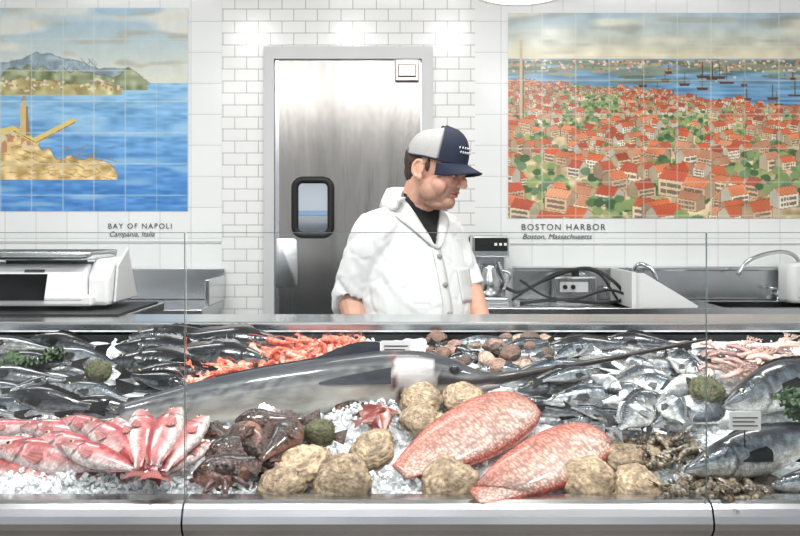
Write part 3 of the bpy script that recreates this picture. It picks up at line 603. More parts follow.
for k in range(190):
    px=rng.uniform(188,362); mid=np.interp(px,[186,240,300,364],[382,368,356,350]); py=mid+rng.normal(0,8 if px>230 else 3); py=min(py,np.interp(px,[186,240,300,364],[387,381,371,360])); py=max(py,341)
    sf=[((236,142,110),(216,98,74)),((240,186,162),(222,128,104)),((226,116,88),(204,80,60))][k%3]
    add_prawn(g,bed(px,py,rng.uniform(.03,.07)),rng.uniform(.06,.09),rng.uniform(0,6.3),*sf)
g.obj('red_prawn_heap',M_prawn)
g=Geo()
for k in range(120):
    if k<55: px,py=rng.uniform(622,696),rng.uniform(434,462)
    else: px=rng.uniform(664,758); py=rng.uniform(482,500)
    add_prawn(g,bed(px,py,rng.uniform(.015,.045)),rng.uniform(.055,.08),rng.uniform(0,6.3),(140,126,104),(74,64,54))
g.obj('tiger_prawn_heap',M_prawn)
# squid
def squid(g,px,py,lf,cc,L):
    c0=bed(px,py,lf); q=rng.uniform(-1.2,1.2)
    P=curve([(-L/2,0,0),(-L*.1,.012*rng.uniform(-1,1),.006),(L/2,0,0)],14); r=L*.15*np.interp(np.linspace(0,1,len(P)),[0,.15,.6,1],[.1,.7,1,.75]); V,F=tube(P,r,12,flat=.55)
    V=V+rng.normal(0,L*.008,V.shape)
    X4=np.eye(4); X4[:3,:3]=np.stack([np.array((math.cos(q),0,0))+bv*math.sin(q),-np.array((math.sin(q),0,0))+bv*math.cos(q),bn],1); X4[:3,3]=c0
    g.add(V,F,cc*(1+rng.normal(0,.12,len(V)))[:,None],X=X4)
    for s_ in (-1,1): V,F=ell((-L*.33,s_*L*.12,0),(L*.14,L*.1,L*.015),6,10); g.add(V,F,cc*.9,X=X4)
    for j in range(6):
        e=np.array((L*.5,(j-2.5)*L*.045,0)); w1=rng.uniform(-.06,.06,2)*L; V,F=tube(curve([e,e+np.array((L*.2,(j-2.5)*L*.05+w1[0],.004)),e+np.array((L*.35,(j-2.5)*L*.02+w1[1],0)),e+np.array((L*.55,(j-2.5)*L*.08,0))],9),L*.022,5); g.add(V,F,cc*.8,X=X4)
g=Geo()
for k in range(34):
    px=rng.uniform(704,792); squid(g,px,rng.uniform(346,376)-(px-706)*.06,rng.uniform(.03,.07),lin([(232,208,196),(212,172,160),(224,190,176),(170,134,128)][k%4]),rng.uniform(.055,.08))
g.obj('squid_heap',M_prawn)
def octopus(px,py,lf,s):
    g=Geo(); c0=bed(px,py,lf); cc=lin((84,62,60)); V,F=ell(c0+bn*s*.25,(s*.5,s*.42,s*.35),14,18); V=V+rng.normal(0,s*.012,V.shape); g.add(V,F,cc)
    for k in range(8):
        a=k*math.pi/4+.2; d=np.array((math.cos(a),0,0))+bv*math.sin(a); t_=np.array((-math.sin(a),0,0))+bv*math.cos(a); w_=rng.uniform(-1,1)
        P=curve([c0+d*s*.2,c0+d*s*.8+t_*s*.2*w_,c0+d*s*1.2+t_*s*.5*w_-bn*s*.1,c0+d*s*1.2+t_*s*.95*w_,c0+d*s*.9+t_*s*1.05*w_],24); V,F=tube(P,np.linspace(s*.15,s*.025,len(P)),9); g.add(V,F,cc*rng.uniform(.8,1.3))
        for j in range(2,len(P)-2,2): V,F=ell(P[j]+np.array((0,-1,0))*s*.10*(1-j/len(P)),(s*.035,s*.02,s*.035),5,7); g.add(V,F,lin((190,160,150)))
    for e in (-1,1): V,F=ell(c0+bn*s*.45+np.array((e*s*.18,-s*.3,0)),(s*.07,s*.06,s*.07),6,8); g.add(V,F,(.01,.01,.01))
    g.obj('octopus',M_dkfish)
octopus(224,474,.04,.05)
# garnish leaves
def leaves(name,spots):
    g=Geo()
    for px,py,lf in spots:
        for k in range(9):
            c0=bed(px+rng.uniform(-9,9),py+rng.uniform(-5,5),lf); L=rng.uniform(.03,.055); a=rng.uniform(0,6.3); d=np.array((math.cos(a),0,0))+bv*math.sin(a)+bn*rng.uniform(.1,.7); d/=np.linalg.norm(d); s=np.cross(d,bn); s/=np.linalg.norm(s); up=np.cross(s,d)
            G=[]
            for u in np.linspace(0,1,14):
                w_=L*.42*math.sin(math.pi*min(1,u*.9+.08)); G.append([c0+d*L*u+s*w_*v+up*(.25*abs(v)*w_+.12*L*math.sin(u*22+v*3)*abs(v)) for v in np.linspace(-1,1,9)])
            V,F=loft(G,cap=False,closed=False); g.add(V,F)
    g.obj(name,M_leaf)
leaves('kale_garnish',[(38,362,.05),(54,356,.05),(24,368,.05),(794,410,.09),(800,402,.09),(804,418,.09)])
# price cards
for px,py,lf,w_,h_ in ((396,357,.05,.072,.04),(745,430,.12,.06,.035)):
    G_=grp('price_tag'); c0=bed(px,py,lf)
    simple('card',[(box(c0[0]-w_/2,c0[0]+w_/2,c0[1]-.001,c0[1]+.001,c0[2],c0[2]+h_),)],M_card,G_)
    simple('print_lines',[(box(c0[0]-w_*.4,c0[0]+w_*(.4-.1*(k%2)),c0[1]-.0018,c0[1]-.001,c0[2]+h_*(.2+.22*k),c0[2]+h_*(.27+.22*k)),) for k in range(3)],M_ink,G_)
    simple('pick',[(tube([(c0[0],c0[1]+.002,c0[2]-.05),(c0[0],c0[1]+.002,c0[2]+.01)],.0015,6),)],M_black,G_)
# ---------------------------------------------------------------- weighing scale
S=grp('weighing_scale'); z0=rt+.006
simple('feet',[(tube([(x,y,z0),(x,y,z0+.014)],.014,12),) for x in (-1.22,-.95) for y in (2.70,2.9)],M_rubber,S)
simple('base_body',[(box(-1.30,-.91,2.66,2.94,z0+.012,z0+.045),)],M_white,S,bev=.008)
def wedge(xa,xb,pts):
    return loft([[(xa,y,z) for y,z in pts],[(xb,y,z) for y,z in pts]])
prof=[(2.655,z0+.03),(2.69,z0+.125),(2.72,z0+.135),(2.92,z0+.135),(2.93,z0+.03)]
simple('housing',[(wedge(-1.30,-.935,prof),)],M_white,S,bev=.008)
def onface(x0,x1,a,b,off=.002):
    ya,za=2.655,z0+.03; yb,zb=2.69,z0+.125; n=np.array((-(zb-za),(yb-ya))); n/=np.linalg.norm(n)
    q=[(ya+(yb-ya)*t+n[0]*o_,za+(zb-za)*t+n[1]*o_) for t,o_ in ((a,0),(a,off),(b,off),(b,0))]
    return wedge(x0,x1,q)
simple('display_screen',[(onface(-1.29,-1.05,.0,.80,.004),)],M_screen,S,bev=.001)
simple('badge_strip',[(onface(-1.12,-1.06,.86,.94,.002),)],M_ink,S)
simple('side_printer',[(wedge(-.935,-.87,[(2.69,z0+.01),(2.69,z0+.10),(2.74,z0+.15),(2.93,z0+.15),(2.93,z0+.01)]),)],M_white,S,bev=.014)
simple('label_sheet',[(wedge(-.868,-.860,[(2.72,z0+.02),(2.75,z0+.13),(2.85,z0+.18),(2.95,z0+.02)]),)],M_frame,S,bev=.003)
simple('platter_support',[(box(-1.2,-1.0,2.74,2.88,z0+.13,z0+.15),)],M_black,S)
R=[[(a,b,zz) for a,b in rrect(-1.12,2.80,w_,d_,.03)] for w_,d_,zz in ((.37,.25,z0+.148),(.40,.28,z0+.152),(.41,.29,z0+.172),(.40,.28,z0+.174),(.38,.26,z0+.165))]
g=Geo(); g.add(*loft(R)); g.obj('steel_platter',M_steelh,parent=S)
# ---------------------------------------------------------------- rear counters
cl=grp('steel_counter')
simple('deck',[(box(-3.3,wx(226)-.0,3.95,4.46,1.09,1.13),)],M_steel,cl,bev=.006)
simple('backsplash',[(box(-3.3,wx(226),4.462,4.492,1.13,wz(268)),),(box(wx(226)-.02,wx(226),4.1,4.462,1.13,1.25),)],M_steelh,cl,bev=.004)
simple('cabinet',[(box(-3.3,wx(226)-.02,4.0,4.46,0,1.09),)],M_steel,cl)
sk=grp('steel_sink_counter'); dz=1.13
bas=[(.98,1.34),(1.46,2.25)]
parts=[(box(.31,.98,3.86,4.45,dz-.03,dz),),(box(1.34,1.46,3.86,4.45,dz-.03,dz),),(box(2.25,3.3,3.86,4.45,dz-.03,dz),)]
for a,b in bas: parts+=[(box(a,b,3.86,3.95,dz-.03,dz),),(box(a,b,4.36,4.45,dz-.03,dz),)]
parts+=[(box(.31,3.3,3.85,3.865,dz-.06,dz+.015),)]
simple('deck',parts,M_steelh,sk,bev=.003)
bp=[]
for a,b in bas: bp+=[(box(a-.01,a,3.94,4.37,dz-.32,dz-.002),),(box(b,b+.01,3.94,4.37,dz-.32,dz-.002),),(box(a,b,3.94,3.95,dz-.32,dz-.002),),(box(a,b,4.36,4.37,dz-.32,dz-.002),),(box(a,b,3.94,4.37,dz-.33,dz-.32),)]
simple('basins',bp,M_steel,sk)
simple('backsplash',[(box(.56,3.3,4.455,4.492,dz,wz(266)),),(box(.56,3.3,4.42,4.455,wz(266)-.02,wz(266)),)],M_steelh,sk,bev=.004)
simple('splash_guard',[(loft([[(x,y,z) for x,z in ((1.05,dz),(1.05,dz+.155),(1.09,dz+.155),(1.33,dz+.01),(1.33,dz))] for y in (4.02,4.03)]),),(box(1.03,1.05,4.0,4.4,dz,dz+.16),)],M_white,sk)
simple('legs',[(tube([(x,y,0),(x,y,dz-.03)],.02,10),) for x in (.4,1.4,2.4,3.2) for y in (3.92,4.4)],M_steel,sk)
simple('undershelf',[(box(.33,3.3,3.9,4.42,.3,.33),)],M_steel,sk)
def faucet(x,z,sp,h,d=-1,y=4.40):
    G_=grp('faucet'); g=Geo()
    g.add(*tube([(x,y,dz),(x,y,dz+.05)],[.022,.018],14)); g.add(*tube(curve([(x,y,dz+.04),(x,y,dz+h*.8),(x+d*sp*.3,y-.02,dz+h),(x+d*sp*.8,y-.05,dz+h*.85),(x+d*sp,y-.06,dz+h*.55)],24),.010,12))
    g.obj('spout',M_chrome,parent=G_)
    g=Geo()
    for s_ in (-1,1):
        g.add(*tube([(x+s_*.09,y,dz),(x+s_*.09,y,dz+.05)],[.018,.014],12)); g.add(*tube([(x+s_*.09,y,dz+.055),(x+s_*.15,y-.02,dz+.065)],[.008,.006],8)); g.add(*ell((x+s_*.09,y,dz+.055),(.018,.018,.014)))
    g.add(*tube([(x-.1,y,dz+.025),(x+.1,y,dz+.025)],.012,10)); g.obj('handles',M_chrome,parent=G_)
faucet(1.95,0,.32,.24); faucet(1.14,0,.10,.18,1)
H_=grp('spray_hose'); g=Geo(); Y_=4.2
def hp(*pp): return curve([(wx(a,Y_+c_),Y_+c_,wz(b,Y_+c_)) for a,b,c_ in pp],50)
g.add(*tube(hp((500,285,0),(520,292,0),(545,280,0),(585,268,.05),(612,280,0),(624,298,0),(600,303,-.03),(560,300,-.05),(520,303,0)),.008,8)); 
g.add(*tube(hp((512,300,.03),(530,288,.05),(560,272,.08),(596,272,.08),(618,300,.05)),.006,8))
g.add(*tube(hp((520,280,-.05),(545,296,-.05),(575,299,-.05),(610,290,-.05),(640,302,-.05)),.006,8)); g.obj('hose',M_rubber,parent=H_)
g=Geo(); g.add(*tube(hp((505,282,0),(500,270,0),(497,262,0)),.014,10)); g.obj('nozzle',M_chrome,parent=H_)
B_=grp('knife_sanitizer_box'); simple('body',[(box(wx(553,4.35),wx(594,4.35),4.28,4.40,dz,wz(276,4.35)),)],M_steelh,B_,bev=.008)
simple('front_panel',[(box(wx(560,4.28),wx(588,4.28),4.276,4.28,wz(292,4.28),wz(282,4.28)),)],M_frame,B_)
simple('dial',[(tube([(wx(565+8*k,4.27),4.276,wz(287,4.27)),(wx(565+8*k,4.27),4.262,wz(287,4.27))],.011,12),) for k in range(2)],M_black,B_)
simple('top_knob',[(tube([(wx(575,4.35),4.35,wz(276,4.35)),(wx(575,4.35),4.35,wz(270,4.35))],.02,12),)],M_black,B_)
Cm=grp('coffee_brewer'); a,b=.335,.505
simple('body',[(box(a,b,4.16,4.40,dz,dz+.035),),(box(a,b,4.30,4.40,dz,dz+.32),),(box(a,b,4.15,4.40,dz+.22,dz+.32),)],M_steelh,Cm,bev=.008)
simple('control_panel',[(box(a+.01,b-.01,4.144,4.15,dz+.25,dz+.31),)],M_black,Cm)
simple('buttons',[(box(a+.10+.022*k,a+.112+.022*k,4.141,4.144,dz+.275,dz+.287),) for k in range(3)],M_card,Cm)
g=Geo(); cx_,cy_=(a+b)/2,4.22
g.add(*loft([[(cx_+r*math.cos(q),cy_+r*math.sin(q),z) for q in np.linspace(0,2*np.pi,20,endpoint=False)] for r,z in ((.05,dz+.036),(.062,dz+.07),(.06,dz+.12),(.04,dz+.165),(.042,dz+.185))])); g.add(*tube(curve([(cx_+.05,cy_-.03,dz+.16),(cx_+.09,cy_-.05,dz+.14),(cx_+.06,cy_-.04,dz+.07)],10),.008,8)); g.obj('carafe',M_steelh,parent=Cm)
T_=grp('paper_towel_dispenser'); g=Geo(); tx=1.93; g.add(*loft([[(tx+x_,4.33+y_,z) for x_,y_ in rrect(0,0,w_,.16,.04)] for w_,z in ((.16,dz+.001),(.18,dz+.02),(.18,dz+.17),(.15,dz+.19))])); g.obj('housing',M_white,parent=T_)
simple('sheet',[(box(tx-.05,tx+.05,4.235,4.24,dz+.03,dz+.09),)],M_card,T_)
# ---------------------------------------------------------------- man
def blobmesh(parts,voxel,smooth=4):
    g=Geo()
    for p in parts: g.add(p[0],p[1])
    o=g.obj('tmp',M_white); r=o.modifiers.new('r','REMESH'); r.mode='VOXEL'; r.voxel_size=voxel
    if smooth: s=o.modifiers.new('s','SMOOTH'); s.iterations=smooth; s.factor=.5
    dg=bpy.context.evaluated_depsgraph_get(); me=bpy.data.meshes.new_from_object(o.evaluated_get(dg)); bpy.data.objects.remove(o)
    me.materials.clear(); V=np.empty(len(me.vertices)*3); me.vertices.foreach_get('co',V); V=V.reshape(-1,3)
    Nn=np.empty(len(V)*3); me.vertices.foreach_get('normal',Nn); return me,V,Nn.reshape(-1,3)
def finish(me,V,C,name,m,parent):
    me.vertices.foreach_set('co',np.ascontiguousarray(V).ravel())
    for nm in ('Col',):
        if nm in me.attributes: me.attributes.remove(me.attributes[nm])
    a=me.attributes.new('Col','FLOAT_COLOR','POINT'); a.data.foreach_set('color',np.c_[C,np.ones(len(C))].ravel())
    me.polygons.foreach_set('use_smooth',[True]*len(me.polygons)); me.materials.append(m); me.update(); o=bpy.data.objects.new(name,me); COL.objects.link(o); o.parent=parent; return o
MAN=grp('fishmonger_man'); th=math.radians(35); ct,st=math.cos(th),math.sin(th); MB=np.array((.045,3.0,0)); RB=np.array(((ct,-st,0),(st,ct,0),(0,0,1)))
Wd=lambda P: np.asarray(P,float)@RB.T+MB
Lc=lambda P: (np.asarray(P,float)-MB)@RB
aa=np.linspace(0,2*np.pi,32,endpoint=False)
tor=[(.66,0,.0,.245,.205),(.85,0,0,.232,.192),(1.0,0,-.01,.222,.19),(1.12,0,-.015,.214,.186),(1.25,0,-.012,.203,.168),(1.36,0,-.004,.195,.146),(1.45,0,.006,.180,.124),(1.505,0,.012,.150,.104),(1.55,0,.01,.106,.088),(1.59,0,-.002,.076,.073),(1.605,0,-.006,.068,.066)]
rings=[Wd([(cx_+rx*math.cos(q),cy_+ry*math.sin(q),z) for q in aa]) for z,cx_,cy_,rx,ry in tor]
Rsh,Rel,Rwr=np.array((-.084,2.90,1.468)),np.array((-.160,2.93,1.262)),np.array((-.115,2.80,1.095))
Lsh,Lel,Lwr=np.array((.160,3.085,1.468)),np.array((.232,3.06,1.285)),np.array((.292,2.85,1.095))
parts=[loft(rings)]
parts.append(tube(curve([Rsh+(.06,.03,.045),Rsh,(Rsh+Rel)/2+np.array((-.004,0,0)),Rel,Rel+(Rwr-Rel)*.10],20),np.interp(np.linspace(0,1,21),[0,.2,.5,.85,1],[.050,.071,.070,.067,.070]),18))
parts.append(tube(curve([Lsh-(.06,.03,-.045),Lsh,(Lsh+Lel)/2+np.array((.002,0,0)),Lel],21),np.interp(np.linspace(0,1,22),[0,.25,.5,.85,1],[.050,.068,.064,.058,.060]),18))
me,V,Nn=blobmesh(parts,.006,6)
def fold(p):
    a=mnoise.noise(Vector((p[0]*7,p[1]*7,p[2]*3)))*.006
    w=Vector((p[0]*10+p[2]*6,p[1]*10,p[2]*5+5)); b=mnoise.noise(w); w2=Vector((p[0]*18-p[2]*13,p[1]*18,p[2]*13+9)); b2=mnoise.noise(w2)
    return a-.0055*max(0,.16-abs(b))*5-.0028*max(0,.14-abs(b2))*6
D_=np.array([fold(p) for p in V])
for ce,dirv in ((Rel,(.5,.2,1)),(Lel,(-.4,.2,1)),(Rsh+(0.05,-.05,-.10),(.8,0,.8))):
    d=V-np.array(ce); rr=np.linalg.norm(d,axis=1); dv=np.array(dirv)/np.linalg.norm(dirv); D_+=.003*np.sin((d@dv)*115+2.5*np.sin(d[:,0]*28)+1.5*np.sin(d[:,1]*33))*np.exp(-(rr/.08)**2)
V=V+Nn*D_[:,None]; q=Lc(V)
vneck=(q[:,1]<.02)&(q[:,2]>1.435)&(np.abs(q[:,0])<(q[:,2]-1.435)*.50+.004); vneck|=(q[:,2]>1.578)
C=np.where(vneck[:,None],lin((18,18,21)),lin((222,223,224))); finish(me,V,C,'lab_coat',M_coat,MAN)
bvh=BVHTree.FromPolygons([tuple(v) for v in V],[tuple(p.vertices) for p in me.polygons])
def proj(x,z,off):
    o_=Wd((x,-.6,z)); d=RB@np.array((0,1,0)); h_=bvh.ray_cast(Vector(o_),Vector(d),1.2)
    if h_[0] is None: return Wd((x,-.07,z))
    return np.array(h_[0])-d*off
g=Geo()
for s_ in (-1,1):
    G=[]
    for u in np.linspace(0,1,16):
        z=1.425+u*.165; xi=.002+.072*u; w_=np.interp(u,[0,.15,.6,.72,.74,1],[.006,.025,.062,.07,.052,.045]); G.append([proj(s_*(xi+w_*v),z+.0*v,.007+.009*math.sin(math.pi*v)) for v in np.linspace(0,1,6)])
    V_,F_=loft(G,cap=False,closed=False); g.add(V_,F_,lin((214,214,214)))
G=[]
for q_ in np.linspace(math.radians(-30),math.radians(210),30):
    k=[]
    for r,z in ((.072,1.575),(.080,1.615),(.090,1.612),(.108,1.575),(.116,1.552)): k.append(Wd((r*math.cos(q_),.0+r*math.sin(q_)*.95,z+.012*math.sin(q_))))
    G.append(k)
V_,F_=loft(G,cap=False,closed=False); g.add(V_,F_,lin((218,218,218)))
g.obj('collar_lapels',M_coat,parent=MAN,solid=.004)
g=Geo(); G=[[proj(x,z,.004) for x in (-.018,0,.018)] for z in np.linspace(1.43,.72,40)]; V_,F_=loft(G,cap=False,closed=False); g.add(V_,F_,lin((212,212,212)))
G=[[proj(x,z,.004) for x in np.linspace(.075,.160,8)] for z in np.linspace(1.36,1.25,10)]; V_,F_=loft(G,cap=False,closed=False); g.add(V_,F_,lin((210,210,210)))
for z in (1.40,1.31,1.22,1.13,1.04,.95): g.add(*ell(proj(.0,z,.009),(.0075,.006,.0075),8,10),C=lin((150,150,148)))
g.obj('placket_pocket_buttons',M_coat,parent=MAN,solid=.003)
def hand(w,f,side):
    f=np.array(f,float); f/=np.linalg.norm(f); u=np.array((0,0,1.))-f*f[2]; u/=np.linalg.norm(u); r=np.cross(f,u); P=[]
    Rm=np.stack([r,f,u],1); P.append(ell(w+f*.045,(.040,.052,.016),10,16,R=Rm)); P.append(ell(w+f*.012,(.029,.035,.021),10,16,R=Rm))
    for k,(o_,l) in enumerate(((-.031,.85),(-.0105,1),(.0105,.95),(.031,.75))):
        o_=-o_*side; a0=w+f*.078+r*o_*.9; a1=a0+f*.038*l+r*o_*.15+u*.007; a2=a1+f*.024*l-u*.008; a3=a2+f*.016*l-u*.015
        P.append(tube([a0-f*.02,a0,a1,a2,a3],[.0095,.0095,.009,.008,.006],10))
    t0=w+f*.025+r*side*.028; t1=t0+f*.028+r*side*.024-u*.003; t2=t1+f*.028+r*side*.006-u*.006; P.append(tube([t0-f*.01,t0,t1,t2],[.012,.013,.010,.007],10)); return P
def arm(E,Wr,f,side,name):
    A=curve([E+(E-Wr)*.15,E,E*.6+Wr*.4,Wr],18); parts=[tube(A,np.interp(np.linspace(0,1,len(A)),[0,.15,.45,.85,1],[.048,.048,.046,.031,.028]),14)]+hand(Wr,f,side)
    me,V,Nn=blobmesh(parts,.0028,3); C=np.tile(lin((200,152,130)),(len(V),1)); return finish(me,V,C,name,M_skin,MAN)
arm(Rel,Rwr,(.25,-.9,-.22),1,'right_forearm_hand'); arm(Lel,Lwr,(-.15,-.95,-.22),-1,'left_forearm_hand')
# head
HC=np.array((.118,2.93,1.683)); RH=np.array(Matrix.Rotation(math.radians(58),3,'Z')@Matrix.Rotation(math.radians(15),3,'X'))
Hw=lambda P: np.asarray(P,float)@RH.T+HC
def he(c_,r,**k):
    V_,F_=ell(c_,r,**k); return Hw(V_),F_
hp_=[he((0,.012,.03),(.076,.096,.098)),he((0,-.022,-.045),(.061,.070,.070)),he((0,-.03,-.07),(.056,.055,.045)),he((0,-.070,-.094),(.030,.022,.023)),he((0,-.08,.022),(.048,.018,.012)),
     he((0,-.094,.0),(.0095,.014,.028)),he((0,-.106,-.018),(.011,.015,.015)),he((0,-.112,-.029),(.0135,.013,.010)),he((.011,-.102,-.033),(.0085,.010,.0075)),he((-.011,-.102,-.033),(.0085,.010,.0075)),
     he((0,-.090,-.0575),(.022,.010,.0050)),he((0,-.087,-.0695),(.019,.011,.006)),he((.038,-.064,-.018),(.022,.024,.020)),he((-.038,-.064,-.018),(.022,.024,.020)),
     he((.046,-.045,-.045),(.022,.032,.034)),he((-.046,-.045,-.045),(.022,.032,.034)),
     he((.047,-.02,-.07),(.025,.037,.031)),he((-.047,-.02,-.07),(.025,.037,.031)),he((0,-.03,-.105),(.045,.045,.024))]
for s_ in (-1,1):
    er=[(s_*(.081+.004*math.cos(a)),.020+.017*math.cos(a)*1.0,-.006+.026*math.sin(a)) for a in np.linspace(-2.4,2.4,14)]
    V_,F_=tube(er,.0055,8); hp_.append((Hw(V_),F_)); hp_.append(he((s_*.078,.016,-.008),(.006,.016,.024))); hp_.append(he((s_*.080,.008,-.032),(.006,.009,.010)))
nb=Wd((0,.005,1.54)); hp_.append(tube([nb,nb*.5+Hw((0,.02,-.05))*.5,Hw((0,.02,-.03))],[.066,.062,.064],18))
me,V,Nn=blobmesh(hp_,.0026,3); q=(V-HC)@RH
sk_=lin((214,166,144)); C=np.tile(sk_,(len(V),1)); be=np.clip((-.036-q[:,2])/.02,0,1)*np.clip((.03-q[:,1])/.02,0,1)*(q[:,2]>-.125)
mus=(q[:,1]<-.075)&(q[:,2]<-.040)&(q[:,2]>-.053); be=np.maximum(be,mus*.8); lips=(np.abs(q[:,2]+.0635)<.009)&(np.abs(q[:,0])<.020)&(q[:,1]<-.088)
be=be*.42*(.8+.4*np.random.default_rng(1).random(len(V))); C=C*(1-be[:,None])+lin((104,80,68))*be[:,None]; C=np.where(lips[:,None],lin((182,114,102)),C)
mline=(np.abs(q[:,2]+.0635)<.0016)&(np.abs(q[:,0])<.022)&(q[:,1]<-.080); C=np.where(mline[:,None],lin((90,50,46)),C)
ck=np.exp(-((np.abs(q[:,0])-.045)**2+(q[:,1]+.07)**2+(q[:,2]+.02)**2)/.0006)[:,None]*.3; C=C*(1-ck)+lin((208,132,116))*ck
finish(me,V,C,'head_neck',M_skin,MAN)
hr=[he((0,.034,.022),(.0785,.082,.088))]; 
for s_ in (-1,1): hr.append(he((s_*.072,-.008,.012),(.006,.008,.024)))
hr.append(he((0,.058,-.028),(.060,.048,.045)))
me,V,Nn=blobmesh(hr,.0035,2)
V=V+Nn*(np.array([mnoise.noise(Vector((p[0]*160,p[1]*160,p[2]*50))) for p in V])*.0025)[:,None]
finish(me,V,np.tile(lin((62,46,34)),(len(V),1)),'hair',M_hair,MAN)
g=Geo()
for s_ in (-1,1):
    g.add(*he((s_*.030,-.083,.002),(.0115,.0115,.0105)),C=lin((215,210,202)),m=0); g.add(*he((s_*.030,-.0925,-.001),(.005,.003,.005)),C=lin((40,28,20)),m=0)
    g.add(*he((s_*.030,-.087,.0075),(.014,.0115,.0065)),C=lin((190,134,114)),m=0)
g.obj('eyes',M_skin,parent=MAN)
g=Geo()
for s_ in (-1,1): g.add(*he((s_*.030,-.095,.020),(.017,.006,.0045)))
g.obj('eyebrows',M_hair,parent=MAN)
# cap
G=[];CC=[]; ng=24; m_=64; an=np.linspace(0,2*np.pi,m_,endpoint=False)
for i in range(ng):
    u=i/(ng-1); s_=(1-u**2.5)**(1/2.5) if u<1 else .02; s_=max(s_,.02); row=[];cr=[]
    for q_ in an:
        fr=max(0,-math.sin(q_)); x_=.086*s_*math.cos(q_); y_=.006+.104*s_*math.sin(q_)*(1-.04*u*fr); z=.032+u*(.100+.012*fr)-.010*max(0,math.sin(q_)); row.append((x_,y_-.006*u*fr,z)); cr.append((24,34,54) if (fr>.42 or u<.06) else (172,172,170))
        if abs((q_/(2*np.pi)*6)%1-.5)<.02 and u>.06: cr[-1]=tuple(np.array(cr[-1])*.8)
    G.append(row);CC.append(cr)
G=np.array(G); g=Geo(); V_,F_=loft(Hw(G.reshape(-1,3)).reshape(ng,m_,3),cap=False); F_.append(tuple((ng-1)*m_+j for j in range(m_))); g.add(V_,F_,lin(np.array(CC).reshape(-1,3)))
g.add(*he((0,.006,.135),(.008,.008,.005)),C=lin((24,34,54)))
g.obj('cap_crown',M_cap,parent=MAN,solid=.003)
G=[]
for u in np.linspace(-1,1,25):
    a_=math.radians(64)*u; row=[]
    for v in np.linspace(0,1,9):
        x_=.086*math.sin(a_)*(1-.06*v); y_=.006-.104*math.cos(a_)-.062*v*(max(0,1-abs(u)**3)**.6); row.append((x_,y_,.036-.026*u*u*(.4+v)-.014*v))
    G.append(row)
G=np.array(G); g=Geo(); V_,F_=loft(Hw(G.reshape(-1,3)).reshape(25,9,3),cap=False,closed=False); g.add(V_,F_,lin((26,36,58))); g.obj('cap_brim',M_cap,parent=MAN,solid=.004)
g=Geo()
for row,(z,n_) in enumerate(((.088,7),(.074,9))):
    for k in range(n_):
        a_=math.radians(-24+48*(k/(n_-1))) ; g.add(*he((.083*math.sin(a_)*.99,.002-.104*math.cos(a_)*(.99+.02*row)+(.006 if row==0 else .001),z),(.003,.0022,.004),n=6,m=8),C=lin((215,215,215)))
g.obj('cap_logo_stitching',M_cap,parent=MAN)
parts=[loft([Wd([(rx*math.cos(q),ry*math.sin(q),z) for q in aa]) for z,rx,ry in ((.78,.17,.13),(.9,.18,.14),(1.0,.175,.14))])]
for s_ in (-1,1): parts.append(tube([Wd((s_*.09,0,.88)),Wd((s_*.10,-.01,.5)),Wd((s_*.105,.01,.07))],[.10,.075,.06],18))
me,V,Nn=blobmesh(parts,.01,4); finish(me,V,np.tile((.02,.02,.03),(len(V),1)),'trousers',M_pants,MAN)
g=Geo()
for s_ in (-1,1):
    pr=[]
    for y_,w_,h_ in ((.07,.03,.06),(.05,.042,.09),(0,.044,.10),(-.06,.046,.075),(-.13,.050,.055),(-.19,.042,.04),(-.21,.02,.025)):
        pr.append(Wd([(s_*.105+w_*math.cos(q),y_,max(0.001,h_*.5+h_*.5*math.sin(q)*1.0)) for q in np.linspace(0,2*np.pi,16,endpoint=False)]))
    g.add(*loft(pr))
g.obj('shoes',M_black,parent=MAN)
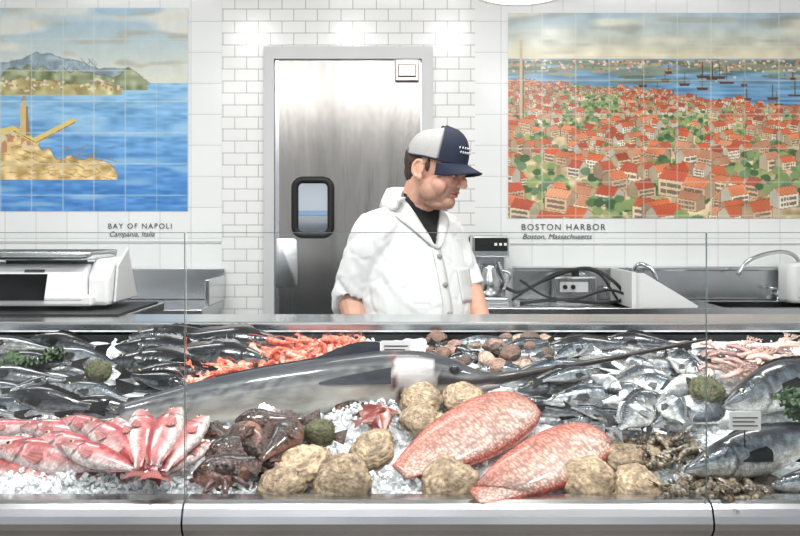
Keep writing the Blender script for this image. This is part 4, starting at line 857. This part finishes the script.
# ---------------------------------------------------------------- lamps
def pend(x,y,z):
    G_=grp('pendant_lamp'); g=Geo(); a=np.linspace(0,2*np.pi,36,endpoint=False)
    g.add(*loft([[(x+r*math.cos(q),y+r*math.sin(q),zz) for q in a] for r,zz in ((.155,z),(.150,z+.03),(.12,z+.09),(.06,z+.14),(.03,z+.19),(.008,z+.2),(.006,3.1))],cap=False)); g.obj('shade',M_lampsh,parent=G_,solid=.003)
    g=Geo(); g.add(*loft([[(x+r*math.cos(q),y+r*math.sin(q),zz) for q in a] for r,zz in ((.145,z+.006),(.13,z+.0),(.05,z-.004),(.001,z-.004))],cap=False)); g.obj('diffuser',M_lamp,parent=G_)
pend(wx(521,3.1),3.1,wz(2,2.95)+.06)
def area(x,y,z,sx,sy,e,col=(1,.99,.975),rot=(0,0,0)):
    l=bpy.data.lights.new('ceiling_light','AREA'); l.shape='RECTANGLE'; l.size=sx; l.size_y=sy; l.energy=e; l.color=col; o=bpy.data.objects.new('ceiling_light',l); o.location=(x,y,z); o.rotation_euler=rot; COL.objects.link(o)
for x in (-1.7,0,1.7):
    area(x,3.1,3.05,.9,.3,17)
for x in (-1.2,-.4,.4,1.2): area(x,1.6,3.05,.18,.18,22)
area(0,-.9,3.0,4,.5,44,rot=(math.radians(42),0,0))
area(-.4,5.3,3.0,.8,.8,60)
w=bpy.data.worlds.new('world'); scene.world=w; w.use_nodes=True; nt=w.node_tree; bg=nt.nodes['Background']
tc=nt.nodes.new('ShaderNodeTexCoord'); mp=nt.nodes.new('ShaderNodeMapping'); mp.inputs['Scale'].default_value=(7,7,10); nz=nt.nodes.new('ShaderNodeTexNoise'); nz.inputs['Scale'].default_value=1.; nz.inputs['Detail'].default_value=3
rp=nt.nodes.new('ShaderNodeMapRange'); rp.inputs['From Min'].default_value=.42; rp.inputs['From Max'].default_value=.62; rp.inputs['To Min'].default_value=.06; rp.inputs['To Max'].default_value=1.25  # bright and dark patches added to give the steel richer reflections
nt.links.new(tc.outputs['Generated'],mp.inputs[0]); nt.links.new(mp.outputs[0],nz.inputs[0]); nt.links.new(nz.outputs[0],rp.inputs[0]); nt.links.new(rp.outputs[0],bg.inputs[1]); bg.inputs[0].default_value=(.94,.96,1,1)
# ---------------------------------------------------------------- camera
cam=bpy.data.cameras.new('camera'); cam.sensor_width=36; cam.lens=36*FP/800; cam.shift_y=-(268-HY)/800; cam.clip_start=.02
co_=bpy.data.objects.new('camera',cam); co_.location=(0,0,CZ); co_.rotation_euler=(math.pi/2,0,0); COL.objects.link(co_); scene.camera=co_
